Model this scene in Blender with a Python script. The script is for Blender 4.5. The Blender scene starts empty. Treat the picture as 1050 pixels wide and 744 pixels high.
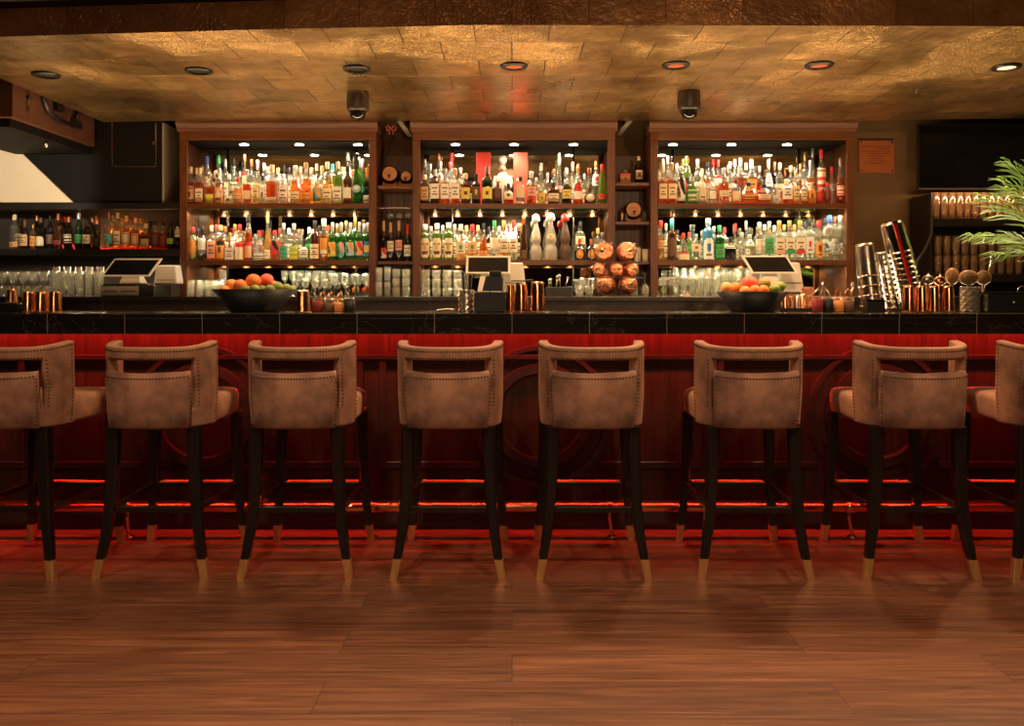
import bpy, bmesh, math, random
from mathutils import Vector, Matrix
R = math.radians
PI = math.pi
rnd = random.Random(7)
C = bpy.context.scene.collection
F, CX, HY, HC = 850.0, 525.0, 303.0, 1.15      # focal length (px), principal column, horizon row, eye height (m)

def PX(px, d): return (px - CX) * d / F
def PZ(py, d): return HC - (py - HY) * d / F

# ------------------------------------------------------------------ materials
def new_mat(name):
    m = bpy.data.materials.new(name); m.use_nodes = True
    nt = m.node_tree
    for n in list(nt.nodes):
        nt.nodes.remove(n)
    out = nt.nodes.new('ShaderNodeOutputMaterial')
    return m, nt, out

def N(nt, typ, **kw):
    n = nt.nodes.new('ShaderNode' + typ)
    for k, v in kw.items():
        if k in n.inputs: n.inputs[k].default_value = v
        else: setattr(n, k, v)
    return n

def col(c): return (c[0], c[1], c[2], 1.0)

def principled(name, base, rough=.5, metal=0.0, coat=0.0, sheen=0.0, emit=None, estr=0.0, spec=.5):
    m, nt, out = new_mat(name)
    p = N(nt, 'BsdfPrincipled')
    p.inputs['Base Color'].default_value = col(base)
    p.inputs['Roughness'].default_value = rough
    p.inputs['Metallic'].default_value = metal
    p.inputs['Coat Weight'].default_value = coat
    p.inputs['Sheen Weight'].default_value = sheen
    p.inputs['Sheen Tint'].default_value = (.75, .42, .26, 1)
    p.inputs['Sheen Roughness'].default_value = .4
    p.inputs['Specular IOR Level'].default_value = spec
    if emit:
        p.inputs['Emission Color'].default_value = col(emit)
        p.inputs['Emission Strength'].default_value = estr
    nt.links.new(p.outputs[0], out.inputs[0])
    return m, nt, p

def mottled(name, base, base2, scale=8, rough=.5, metal=0, bump=0.0, bscale=60, stretch=(1, 1, 1), **kw):
    """Two colours mixed by object-space noise, with an optional bump."""
    m, nt, p = principled(name, base, rough, metal, **kw)
    tc = N(nt, 'TexCoord'); mp = N(nt, 'Mapping'); mp.inputs['Scale'].default_value = stretch
    nt.links.new(tc.outputs['Object'], mp.inputs[0])
    no = N(nt, 'TexNoise', Scale=scale, Detail=5.0, Roughness=.6)
    nt.links.new(mp.outputs[0], no.inputs['Vector'])
    cr = N(nt, 'ValToRGB')
    cr.color_ramp.elements[0].position = .33; cr.color_ramp.elements[0].color = col(base)
    cr.color_ramp.elements[1].position = .68; cr.color_ramp.elements[1].color = col(base2)
    nt.links.new(no.outputs[0], cr.inputs[0]); nt.links.new(cr.outputs[0], p.inputs['Base Color'])
    if bump:
        n2 = N(nt, 'TexNoise', Scale=bscale, Detail=4.0)
        nt.links.new(mp.outputs[0], n2.inputs['Vector'])
        b = N(nt, 'Bump', Strength=bump, Distance=.01)
        nt.links.new(n2.outputs[0], b.inputs['Height']); nt.links.new(b.outputs[0], p.inputs['Normal'])
    return m

def glassy(name, tint, body, trans=.5, diff=.35, rough=.05):
    """Glass seen through a see-through tint, with some scattering from the contents and a sharp sheen on top."""
    m, nt, out = new_mat(name)
    t = N(nt, 'BsdfTransparent'); t.inputs[0].default_value = col(tint)
    tr = N(nt, 'BsdfTranslucent'); tr.inputs[0].default_value = col(body)
    df = N(nt, 'BsdfDiffuse'); df.inputs[0].default_value = col(body)
    mx = N(nt, 'MixShader'); mx.inputs[0].default_value = .5
    nt.links.new(tr.outputs[0], mx.inputs[1]); nt.links.new(df.outputs[0], mx.inputs[2])
    m2 = N(nt, 'MixShader'); m2.inputs[0].default_value = diff / (trans + diff)
    nt.links.new(t.outputs[0], m2.inputs[1]); nt.links.new(mx.outputs[0], m2.inputs[2])
    g = N(nt, 'BsdfGlossy'); g.inputs['Roughness'].default_value = rough
    g.inputs[0].default_value = (1, 1, 1, 1)
    lw = N(nt, 'LayerWeight'); lw.inputs['Blend'].default_value = .35
    m3 = N(nt, 'MixShader')
    mr = N(nt, 'MapRange'); mr.inputs['To Min'].default_value = .06; mr.inputs['To Max'].default_value = .75
    nt.links.new(lw.outputs['Facing'], mr.inputs[0]); nt.links.new(mr.outputs[0], m3.inputs[0])
    nt.links.new(m2.outputs[0], m3.inputs[1]); nt.links.new(g.outputs[0], m3.inputs[2])
    nt.links.new(m3.outputs[0], out.inputs[0])
    return m

def emission(name, c, s):
    m, nt, out = new_mat(name)
    e = N(nt, 'Emission'); e.inputs[0].default_value = col(c); e.inputs[1].default_value = s
    nt.links.new(e.outputs[0], out.inputs[0])
    return m

def mirror_mat():
    m, nt, p = principled('aged_mirror', (.62, .60, .52), .03, 1.0)
    return m

def floor_mat():
    m, nt, p = principled('walnut_plank_floor', (.2, .1, .05), .3)
    tc = N(nt, 'TexCoord')
    br = N(nt, 'TexBrick', offset=.37, offset_frequency=2, squash=1.0)
    br.inputs['Scale'].default_value = 1.0
    br.inputs['Brick Width'].default_value = 1.5; br.inputs['Row Height'].default_value = .19
    br.inputs['Mortar Size'].default_value = .0016; br.inputs['Mortar Smooth'].default_value = .3
    br.inputs['Color1'].default_value = (0, 0, 0, 1); br.inputs['Color2'].default_value = (1, 1, 1, 1)
    br.inputs['Mortar'].default_value = (.5, .5, .5, 1); br.inputs['Bias'].default_value = 0
    nt.links.new(tc.outputs['Object'], br.inputs['Vector'])
    # shift the grain from plank to plank
    ad = N(nt, 'VectorMath', operation='MULTIPLY_ADD')
    ad.inputs[1].default_value = (13.0, 7.0, 3.0)
    nt.links.new(br.outputs['Color'], ad.inputs[0]); nt.links.new(tc.outputs['Object'], ad.inputs[2])
    mp = N(nt, 'Mapping'); mp.inputs['Scale'].default_value = (.8, 15.0, 1)
    nt.links.new(ad.outputs[0], mp.inputs[0])
    n1 = N(nt, 'TexNoise', Scale=2.2, Detail=8.0, Roughness=.62, Distortion=1.1)
    nt.links.new(mp.outputs[0], n1.inputs['Vector'])
    mp2 = N(nt, 'Mapping'); mp2.inputs['Scale'].default_value = (2.0, 60.0, 1)
    nt.links.new(ad.outputs[0], mp2.inputs[0])
    n2 = N(nt, 'TexNoise', Scale=2.0, Detail=4.0); nt.links.new(mp2.outputs[0], n2.inputs['Vector'])
    cr = N(nt, 'ValToRGB'); e = cr.color_ramp.elements
    e[0].position = .28; e[0].color = (.055, .019, .010, 1)
    e[1].position = .74; e[1].color = (.215, .086, .042, 1)
    k = e.new(.5); k.color = (.120, .046, .023, 1)
    nt.links.new(n1.outputs[0], cr.inputs[0])
    mx = N(nt, 'MixRGB', blend_type='MULTIPLY'); mx.inputs[0].default_value = .55
    cr2 = N(nt, 'ValToRGB'); cr2.color_ramp.elements[0].position = .3; cr2.color_ramp.elements[0].color = (.55, .5, .48, 1)
    cr2.color_ramp.elements[1].position = .6
    nt.links.new(n2.outputs[0], cr2.inputs[0])
    nt.links.new(cr.outputs[0], mx.inputs[1]); nt.links.new(cr2.outputs[0], mx.inputs[2])
    mv = N(nt, 'MixRGB', blend_type='MULTIPLY'); mv.inputs[0].default_value = 1.0
    mr = N(nt, 'MapRange'); mr.inputs['To Min'].default_value = .78; mr.inputs['To Max'].default_value = 1.15
    nt.links.new(br.outputs['Color'], mr.inputs[0])
    nt.links.new(mx.outputs[0], mv.inputs[1]); nt.links.new(mr.outputs[0], mv.inputs[2])
    mj = N(nt, 'MixRGB'); nt.links.new(br.outputs['Fac'], mj.inputs[0])
    mj.inputs[2].default_value = (.03, .014, .008, 1)
    nt.links.new(mv.outputs[0], mj.inputs[1]); nt.links.new(mj.outputs[0], p.inputs['Base Color'])
    rr = N(nt, 'MapRange'); rr.inputs['To Min'].default_value = .24; rr.inputs['To Max'].default_value = .42
    nt.links.new(n2.outputs[0], rr.inputs[0]); nt.links.new(rr.outputs[0], p.inputs['Roughness'])
    b = N(nt, 'Bump', Strength=.08, Distance=.004); nt.links.new(n2.outputs[0], b.inputs['Height'])
    nt.links.new(b.outputs[0], p.inputs['Normal'])
    return m

def gold_mat(name, swap=False):
    """Gold-leafed tiles laid in a running bond, crackled and tarnished."""
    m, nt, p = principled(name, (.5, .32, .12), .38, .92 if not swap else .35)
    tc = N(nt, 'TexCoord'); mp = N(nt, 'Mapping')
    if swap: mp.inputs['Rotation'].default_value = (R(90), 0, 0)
    nt.links.new(tc.outputs['Object'], mp.inputs[0])
    br = N(nt, 'TexBrick', offset=.5 if not swap else 0.0, offset_frequency=2, squash=1.0)
    br.inputs['Scale'].default_value = 1.0
    br.inputs['Brick Width'].default_value = .34; br.inputs['Row Height'].default_value = .30 if not swap else 2.0
    br.inputs['Mortar Size'].default_value = .004 if not swap else .0018; br.inputs['Mortar Smooth'].default_value = .6
    br.inputs['Color1'].default_value = (0, 0, 0, 1); br.inputs['Color2'].default_value = (1, 1, 1, 1)
    nt.links.new(mp.outputs[0], br.inputs['Vector'])
    no = N(nt, 'TexNoise', Scale=9.0, Detail=8.0, Roughness=.7); nt.links.new(mp.outputs[0], no.inputs['Vector'])
    n3 = N(nt, 'TexNoise', Scale=1.6, Detail=3.0); nt.links.new(mp.outputs[0], n3.inputs['Vector'])
    cr = N(nt, 'ValToRGB'); e = cr.color_ramp.elements
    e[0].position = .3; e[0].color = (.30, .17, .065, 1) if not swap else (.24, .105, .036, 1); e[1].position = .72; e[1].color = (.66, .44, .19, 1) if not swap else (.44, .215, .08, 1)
    nt.links.new(no.outputs[0], cr.inputs[0])
    mv = N(nt, 'MixRGB', blend_type='MULTIPLY'); mv.inputs[0].default_value = 1.0
    mr = N(nt, 'MapRange'); mr.inputs['To Min'].default_value = .72; mr.inputs['To Max'].default_value = 1.12
    nt.links.new(br.outputs['Color'], mr.inputs[0])
    nt.links.new(cr.outputs[0], mv.inputs[1]); nt.links.new(mr.outputs[0], mv.inputs[2])
    mj = N(nt, 'MixRGB'); mj.inputs[2].default_value = (.12, .065, .025, 1)
    nt.links.new(br.outputs['Fac'], mj.inputs[0]); nt.links.new(mv.outputs[0], mj.inputs[1])
    nt.links.new(mj.outputs[0], p.inputs['Base Color'])
    rr = N(nt, 'MapRange'); rr.inputs['From Min'].default_value = .3; rr.inputs['From Max'].default_value = .7
    rr.inputs['To Min'].default_value = .24; rr.inputs['To Max'].default_value = .44
    nt.links.new(n3.outputs[0], rr.inputs[0]); nt.links.new(rr.outputs[0], p.inputs['Roughness'])
    # crackle, tile edges and each tile's own tilt all reach the normal
    vo = N(nt, 'TexVoronoi', feature='DISTANCE_TO_EDGE', Scale=45.0); nt.links.new(mp.outputs[0], vo.inputs['Vector'])
    vr = N(nt, 'MapRange'); vr.inputs['From Max'].default_value = .12; nt.links.new(vo.outputs['Distance'], vr.inputs[0])
    mk = N(nt, 'Math', operation='MULTIPLY'); nt.links.new(vr.outputs[0], mk.inputs[0])
    kr = N(nt, 'MapRange'); kr.inputs['From Min'].default_value = .48; kr.inputs['From Max'].default_value = .62
    nt.links.new(n3.outputs[0], kr.inputs[0]); nt.links.new(kr.outputs[0], mk.inputs[1])
    a1 = N(nt, 'Math', operation='ADD'); nt.links.new(mk.outputs[0], a1.inputs[0])
    n4 = N(nt, 'TexNoise', Scale=34.0, Detail=5.0); nt.links.new(mp.outputs[0], n4.inputs['Vector'])
    nt.links.new(n4.outputs[0], a1.inputs[1])
    s1 = N(nt, 'Math', operation='SUBTRACT'); nt.links.new(a1.outputs[0], s1.inputs[0]); nt.links.new(br.outputs['Fac'], s1.inputs[1])
    n5 = N(nt, 'TexNoise', Scale=4.0, Detail=1.0); nt.links.new(mp.outputs[0], n5.inputs['Vector'])
    a2 = N(nt, 'Math', operation='MULTIPLY_ADD'); a2.inputs[1].default_value = 3.0
    nt.links.new(n5.outputs[0], a2.inputs[0]); nt.links.new(s1.outputs[0], a2.inputs[2])
    b = N(nt, 'Bump', Strength=.45, Distance=.008); nt.links.new(a2.outputs[0], b.inputs['Height'])
    nt.links.new(b.outputs[0], p.inputs['Normal'])
    return m

def marble_mat(name, width=.36, row=9.0, base=(.010, .008, .007), joint=(.20, .16, .13), rough=.16):
    m, nt, p = principled(name, base, rough)
    tc = N(nt, 'TexCoord'); mp = N(nt, 'Mapping'); mp.inputs['Rotation'].default_value = (R(90), 0, 0)
    nt.links.new(tc.outputs['Object'], mp.inputs[0])
    br = N(nt, 'TexBrick', offset=0.0, squash=1.0); br.inputs['Scale'].default_value = 1.0
    br.inputs['Brick Width'].default_value = width; br.inputs['Row Height'].default_value = row
    br.inputs['Mortar Size'].default_value = .0018; br.inputs['Mortar Smooth'].default_value = .2
    nt.links.new(mp.outputs[0], br.inputs['Vector'])
    mp2 = N(nt, 'Mapping'); mp2.inputs['Rotation'].default_value = (0, R(28), R(20)); mp2.inputs['Scale'].default_value = (1, 1, 2.4)
    nt.links.new(tc.outputs['Object'], mp2.inputs[0])
    no = N(nt, 'TexNoise', Scale=1.7, Detail=6.0, Roughness=.55, Distortion=1.4); nt.links.new(mp2.outputs[0], no.inputs['Vector'])
    cr = N(nt, 'ValToRGB'); e = cr.color_ramp.elements
    e[0].position = .494; e[0].color = col(base); e[1].position = .5; e[1].color = (.055, .043, .036, 1)
    k = e.new(.504); k.color = col(base)
    nt.links.new(no.outputs[0], cr.inputs[0])
    mj = N(nt, 'MixRGB'); mj.inputs[2].default_value = col(joint)
    nt.links.new(br.outputs['Fac'], mj.inputs[0]); nt.links.new(cr.outputs[0], mj.inputs[1])
    nt.links.new(mj.outputs[0], p.inputs['Base Color'])
    return m

def wood_mat(name, a, b, stretch=(30, 30, 2), rough=.4, scale=1.5, coat=0.0, spec=.5):
    return mottled(name, a, b, scale, rough, 0, .06, 6, stretch, coat=coat, spec=spec)

M = {}
M['floor'] = floor_mat()
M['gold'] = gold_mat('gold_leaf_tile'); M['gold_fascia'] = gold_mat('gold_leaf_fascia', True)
M['counter'] = marble_mat('black_marble_tile'); M['backcounter'] = marble_mat('black_granite_tile', .52, 9, (.009, .0055, .004), (.06, .048, .038), .3)
M['barwood'] = wood_mat('bar_front_walnut', (.016, .0078, .0046), (.038, .018, .010), (26, 26, 1.6), .42, spec=.18)
M['darkmould'] = wood_mat('dark_stained_moulding', (.008, .0055, .0045), (.018, .012, .009), (6, 20, 20), .35)
M['plinth'] = mottled('black_plinth', (.018, .014, .012), (.032, .026, .022), 5, .45)
M['cabwood'] = wood_mat('cabinet_mahogany', (.080, .022, .0065), (.165, .052, .016), (30, 30, 2), .35)
M['crownwood'] = wood_mat('cabinet_mahogany_crown', (.075, .021, .006), (.15, .047, .014), (2, 30, 30), .55)
M['cabwood_h'] = wood_mat('cabinet_mahogany_rail', (.085, .024, .007), (.170, .055, .017), (2, 30, 30), .33)
M['baywood'] = wood_mat('slatted_mahogany_back', (.045, .020, .012), (.22, .105, .07), (42, 42, .5), .4, 1.0)
M['mirror'] = mirror_mat()
M['shelfglass'] = glassy('green_edge_shelf_glass', (.80, .92, .84), (.35, .5, .4), .85, .12, .03)
M['glass'] = glassy('clear_glass', (.95, .96, .92), (.80, .80, .68), .88, .10, .03)
M['jarglass'] = glassy('thin_jar_glass', (.96, .96, .93), (.6, .6, .5), .95, .03, .03)
M['rackglass'] = glassy('rack_glass', (.93, .86, .76), (.75, .48, .30), .78, .20, .05)
M['cutglass'] = principled('cut_crystal', (.80, .72, .58), .10, .85)[0]
M['wallbrown'] = mottled('olive_brown_plaster', (.20, .112, .046), (.25, .148, .066), 2.2, .75, 0, .05, 60)
M['walldark'] = mottled('dark_brown_plaster', (.035, .024, .018), (.05, .035, .026), 3, .8)
M['ceilblack'] = mottled('matt_black_ceiling', (.006, .005, .005), (.010, .009, .008), 4, .9)
M['blackpaint'] = mottled('black_painted_board', (.006, .0048, .004), (.009, .0072, .006), 3, .7, spec=.15)
M['greywall'] = mottled('grey_taupe_board', (.25, .21, .15), (.34, .29, .21), 9, .6, 0, 0, 60, (6, 6, .6))
M['cream'] = mottled('cream_lit_patch', (.70, .58, .40), (.76, .64, .46), 2, .6)  # pale colour stands for the light falling on the bulkhead
M['reddbeam'] = mottled('rust_brown_painted_metal', (.085, .029, .015), (.12, .045, .025), 4, .55)
M['velvet'] = mottled('taupe_velvet', (.085, .034, .020), (.36, .168, .098), 5.5, .75, 0, .2, 300, (1, 1, 1), sheen=.2)
M['velvet_dark'] = mottled('taupe_velvet_welt', (.05, .028, .018), (.08, .045, .03), 30, .8, sheen=.3)
M['stud'] = principled('dark_bronze_nailhead', (.10, .055, .03), .35, .9)[0]
M['espresso'] = wood_mat('espresso_leg', (.0042, .003, .0026), (.009, .0063, .005), (20, 20, 3), .3)
M['brass'] = mottled('brushed_brass', (.44, .195, .068), (.58, .28, .105), 40, .36, .65, 0, 60, (1, 1, .1))
M['railbrass'] = mottled('brass_rail', (.75, .40, .16), (.86, .50, .22), 10, .22, 1.0)
M['platebrass'] = mottled('brushed_footplate', (.80, .44, .20), (.90, .56, .28), 30, .42, .8)
M['copper'] = mottled('polished_copper', (.80, .36, .17), (.92, .50, .28), 12, .16, 1.0)
M['hammered'] = mottled('hammered_copper', (.72, .26, .13), (.88, .42, .26), 20, .22, 1.0, .9, 75)
M['chrome'] = mottled('polished_steel', (.70, .64, .58), (.85, .80, .74), 10, .12, 1.0)
M['steel_dim'] = mottled('brushed_steel', (.42, .37, .33), (.58, .52, .46), 14, .25, 1.0)
M['redtin'] = principled('red_lacquered_tin', (.55, .03, .02), .22, .3)[0]
M['blackplastic'] = principled('black_plastic', (.010, .009, .009), .35)[0]
M['camhouse'] = principled('dark_brown_plastic', (.035, .022, .014), .4)[0]
M['blackgloss'] = principled('glossy_black', (.006, .006, .007), .08)[0]
M['blackmatte'] = principled('matt_black_bowl', (.008, .007, .007), .5)[0]
M['whiteplastic'] = principled('white_plastic', (.62, .57, .50), .35)[0]
M['paper'] = principled('receipt_paper', (.60, .54, .44), .7)[0]
M['screen'] = principled('dark_tablet_screen', (.006, .006, .006), .12, spec=.15)[0]
M['greyfront'] = mottled('grey_drawer_front', (.25, .21, .17), (.33, .28, .23), 20, .4, .5)
M['orange'] = mottled('orange_peel', (.85, .17, .035), (.95, .26, .05), 9, .42, 0, .3, 220)
M['orange2'] = mottled('ripe_orange_peel', (.80, .28, .06), (.90, .36, .09), 9, .45, 0, .3, 220)
M['redpeel'] = mottled('blood_orange_peel', (.88, .08, .05), (.95, .16, .08), 6, .4, 0, .3, 220)
M['lime'] = mottled('lime_peel', (.12, .19, .02), (.26, .32, .05), 14, .4, 0, .25, 200)
M['mango'] = mottled('mottled_lime_peel', (.30, .17, .03), (.20, .22, .04), 9, .45, 0, .2, 150)
M['leafgreen'] = mottled('palm_leaf', (.05, .15, .02), (.16, .28, .05), 5, .45)
M['potclay'] = mottled('dark_planter', (.05, .035, .025), (.07, .05, .035), 9, .6)
M['woodlight'] = wood_mat('oak_end', (.42, .17, .07), (.58, .27, .12), (4, 4, 20), .5)
M['brushwood'] = wood_mat('olive_wood', (.17, .09, .036), (.28, .16, .07), (4, 20, 4), .35)
M['plaque'] = mottled('copper_plaque', (.62, .16, .055), (.74, .24, .09), 4, .42, .35, 0, 60, (1, 1, 14))
M['plaqueink'] = principled('engraved_lines', (.30, .07, .03), .5)[0]
M['redbox'] = principled('red_gift_box', (.60, .04, .03), .35)[0]
M['pinkbox'] = principled('salmon_gift_box', (.52, .085, .05), .35)[0]
M['skin'] = principled('figurine_face', (.62, .36, .20), .5)[0]
M['led_red'] = emission('red_led', (1.0, .035, .025), 300.0)
M['led_red2'] = emission('red_led_low', (1.0, .03, .02), 3.5)
M['puck'] = emission('puck_lens', (1.0, .86, .62), 40.0)
M['lampred'] = emission('dim_amber_lamp', (1.0, .20, .06), .30)
M['lampoff'] = principled('unlit_lamp', (.02, .016, .012), .3)[0]
M['lampgold'] = emission('lit_lamp', (1.0, .55, .22), 1.3)
M['wick'] = principled('white_porcelain', (.47, .43, .35), .25)[0]

# bottle glass: (see-through tint, scattered colour, see-through share, scattered share)
GL = {
 'am': ((.95, .42, .10), (.72, .24, .045), .55, .35, 'amber'),
 'rd': ((.88, .26, .07), (.55, .12, .03), .52, .36, 'red-amber'),
 'yl': ((.98, .75, .30), (.80, .48, .12), .60, .30, 'golden'),
 'cl': ((.93, .94, .88), (.74, .72, .60), .84, .11, 'clear'),
 'gr': ((.12, .52, .12), (.035, .24, .035), .55, .35, 'green'),
 'ol': ((.45, .65, .15), (.22, .36, .05), .40, .50, 'olive-green'),
 'dg': ((.05, .22, .06), (.010, .055, .012), .25, .65, 'dark-green'),
 'dk': ((.10, .05, .03), (.016, .010, .008), .15, .75, 'dark'),
 'br': ((.40, .15, .05), (.13, .045, .016), .25, .65, 'brown'),
 'bu': ((.30, .70, .90), (.14, .50, .70), .40, .50, 'blue'),
 'nv': ((.06, .06, .16), (.018, .016, .040), .15, .75, 'navy'),
 'pk': ((.98, .75, .66), (.85, .55, .42), .50, .40, 'pink'),
}
G = {k: glassy('bottle_' + v[4].replace('-', '_'), v[0], v[1], v[2], v[3]) for k, v in GL.items()}
G['wh'] = M['wick']; G['bz'] = principled('brown_stoneware', (.10, .06, .04), .5)[0]
GW = {k: v[4] for k, v in GL.items()}; GW['wh'] = 'white'; GW['bz'] = 'brown'
PC = {
 'cream': (.86, .70, .44), 'white': (.90, .86, .76), 'tan': (.66, .42, .20), 'orange': (.86, .36, .08), 'red': (.70, .035, .03),
 'black': (.012, .011, .011), 'green': (.04, .42, .12), 'lime': (.38, .62, .05), 'yellow': (.86, .66, .12), 'blue': (.06, .18, .55),
 'teal': (.10, .50, .50), 'silver': (.70, .70, .68), 'gold': (.62, .46, .14), 'brown': (.14, .07, .035), 'pink': (.86, .42, .34),
 'peach': (.88, .50, .28), 'grey': (.22, .23, .25), 'copper': (.62, .22, .09), 'maroon': (.22, .03, .02), 'cherry': (.24, .022, .014), 'sky': (.42, .68, .82), 'ivory': (.88, .76, .54),
}
PM = {k: principled('print_' + k, v, .3 if k in ('silver', 'gold', 'copper') else .5, .75 if k in ('silver', 'gold', 'copper') else 0)[0] for k, v in PC.items()}

# ------------------------------------------------------------------ mesh building
class MB:
    def __init__(s): s.v, s.f, s.m, s.sm = [], [], [], []
    def add(s, vs, fs, mi=0, smooth=False):
        b = len(s.v); s.v += [tuple(x) for x in vs]
        for f in fs:
            s.f.append(tuple(b + i for i in f)); s.m.append(mi); s.sm.append(smooth)
        return s
    def box(s, x0, x1, y0, y1, z0, z1, mi=0):
        return s.add([(x0, y0, z0), (x1, y0, z0), (x1, y1, z0), (x0, y1, z0), (x0, y0, z1), (x1, y0, z1), (x1, y1, z1), (x0, y1, z1)],
                     [(0, 3, 2, 1), (4, 5, 6, 7), (0, 1, 5, 4), (1, 2, 6, 5), (2, 3, 7, 6), (3, 0, 4, 7)], mi)
    def hexa(s, p, mi=0):      # eight corners, bottom ring then top ring
        return s.add(p, [(0, 3, 2, 1), (4, 5, 6, 7), (0, 1, 5, 4), (1, 2, 6, 5), (2, 3, 7, 6), (3, 0, 4, 7)], mi)
    def prism(s, poly, axis, a, b, mi=0):
        """poly in the two other axes, extruded along axis from a to b."""
        def mk(p, t):
            return {'x': (t, p[0], p[1]), 'y': (p[0], t, p[1]), 'z': (p[0], p[1], t)}[axis]
        n = len(poly)
        vs = [mk(p, a) for p in poly] + [mk(p, b) for p in poly]
        fs = [tuple(range(n))[::-1], tuple(range(n, 2 * n))] + [(i, (i + 1) % n, n + (i + 1) % n, n + i) for i in range(n)]
        return s.add(vs, fs, mi)
    def lathe(s, prof, seg=16, n=2.0, sx=1.0, sy=1.0, mi=0, mfn=None, caps=True, ctr=(0, 0, 0), smooth=True):
        """prof = [(radius, z)]; superellipse cross-section of exponent n scaled by sx, sy."""
        vs, fs = [], []
        for (r, z) in prof:
            for k in range(seg):
                a = 2 * PI * (k + .5) / seg
                c, d = math.cos(a), math.sin(a)
                q = (abs(c) ** n + abs(d) ** n) ** (-1.0 / n)
                vs.append((ctr[0] + r * q * c * sx, ctr[1] + r * q * d * sy, ctr[2] + z))
        b = len(s.v); s.v += vs
        for i in range(len(prof) - 1):
            mm = mfn(i) if mfn else mi
            for k in range(seg):
                k2 = (k + 1) % seg
                s.f.append((b + i * seg + k, b + i * seg + k2, b + (i + 1) * seg + k2, b + (i + 1) * seg + k)); s.m.append(mm); s.sm.append(smooth)
        if caps:
            s.f.append(tuple(b + k for k in range(seg))[::-1]); s.m.append(mfn(0) if mfn else mi); s.sm.append(False)
            t = b + (len(prof) - 1) * seg
            s.f.append(tuple(t + k for k in range(seg))); s.m.append(mfn(len(prof) - 2) if mfn else mi); s.sm.append(False)
        return s
    def tube(s, pts, rad, seg=8, mi=0, smooth=True):
        pts = [Vector(p) for p in pts]; n = len(pts)
        rr = rad if isinstance(rad, (list, tuple)) else [rad] * n
        b = len(s.v); up = Vector((0, 0, 1)); prev = None
        for i, p in enumerate(pts):
            t = (pts[min(i + 1, n - 1)] - pts[max(i - 1, 0)]).normalized()
            if prev is None:
                u = t.cross(up if abs(t.z) < .95 else Vector((1, 0, 0))).normalized()
            else:
                u = (prev - t * prev.dot(t)).normalized()
            prev = u; w = t.cross(u)
            for k in range(seg):
                a = 2 * PI * (k + .5) / seg
                s.v.append(tuple(p + (u * math.cos(a) + w * math.sin(a)) * rr[i]))
        for i in range(n - 1):
            for k in range(seg):
                k2 = (k + 1) % seg
                s.f.append((b + i * seg + k, b + i * seg + k2, b + (i + 1) * seg + k2, b + (i + 1) * seg + k)); s.m.append(mi); s.sm.append(smooth)
        s.f.append(tuple(b + k for k in range(seg))[::-1]); s.m.append(mi); s.sm.append(False)
        s.f.append(tuple(b + (n - 1) * seg + k for k in range(seg))); s.m.append(mi); s.sm.append(False)
        return s
    def loft(s, rings, mi=0, smooth=True, close=True):
        """rings: equal-length closed loops of points."""
        b = len(s.v); k = len(rings[0])
        for r in rings: s.v += [tuple(p) for p in r]
        for i in range(len(rings) - 1):
            for j in range(k):
                j2 = (j + 1) % k
                s.f.append((b + i * k + j, b + i * k + j2, b + (i + 1) * k + j2, b + (i + 1) * k + j)); s.m.append(mi); s.sm.append(smooth)
        if close:
            s.f.append(tuple(b + j for j in range(k))[::-1]); s.m.append(mi); s.sm.append(False)
            t = b + (len(rings) - 1) * k
            s.f.append(tuple(t + j for j in range(k))); s.m.append(mi); s.sm.append(False)
        return s
    def ball(s, c, r, seg=12, rings=8, sc=(1, 1, 1), mi=0):
        prof = [(max(math.sin(PI * i / rings), .02) * r, -math.cos(PI * i / rings) * r) for i in range(rings + 1)]
        b = len(s.v); s.lathe(prof, seg, mi=mi)
        for i in range(b, len(s.v)):
            x, y, z = s.v[i]; s.v[i] = (c[0] + x * sc[0], c[1] + y * sc[1], c[2] + z * sc[2])
        return s
    def xform(s, mat):
        s.v = [tuple(mat @ Vector(p)) for p in s.v]; return s
    def mesh(s, name, mats):
        me = bpy.data.meshes.new(name)
        me.from_pydata(s.v, [], s.f)
        for m in (mats if isinstance(mats, (list, tuple)) else [mats]): me.materials.append(m)
        me.polygons.foreach_set('material_index', s.m)
        me.polygons.foreach_set('use_smooth', s.sm)
        bm = bmesh.new(); bm.from_mesh(me); bmesh.ops.recalc_face_normals(bm, faces=bm.faces); bm.to_mesh(me); bm.free()
        me.update()
        return me

def link(name, me, parent=None, loc=(0, 0, 0), rot=(0, 0, 0)):
    o = bpy.data.objects.new(name, me); C.objects.link(o)
    o.location = loc; o.rotation_euler = rot
    if parent is not None: o.parent = parent
    return o

def part(name, mb, mats, parent, loc=(0, 0, 0), rot=(0, 0, 0), bevel=0, label=None):
    o = link(name, mb.mesh(name, mats) if isinstance(mb, MB) else mb, parent, loc, rot)
    if bevel:
        md = o.modifiers.new('edge', 'BEVEL'); md.width = bevel; md.segments = 2; md.limit_method = 'ANGLE'; md.angle_limit = R(40)
    if label: o['label'] = label
    return o

def tag(o, label, cat, group=None):
    o['label'] = label; o['category'] = cat
    if group: o['group'] = group
    return o

def thing(name, label, cat, loc=(0, 0, 0), rz=0, group=None):
    o = bpy.data.objects.new(name, None); C.objects.link(o)
    o.empty_display_size = .05
    o.location = loc; o.rotation_euler = (0, 0, rz)
    return tag(o, label, cat, group)

def struct(name, mb, mats, parent=None, bevel=0):
    o = part(name, mb, mats, parent, bevel=bevel)
    if parent is None: o['kind'] = 'structure'
    return o

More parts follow.
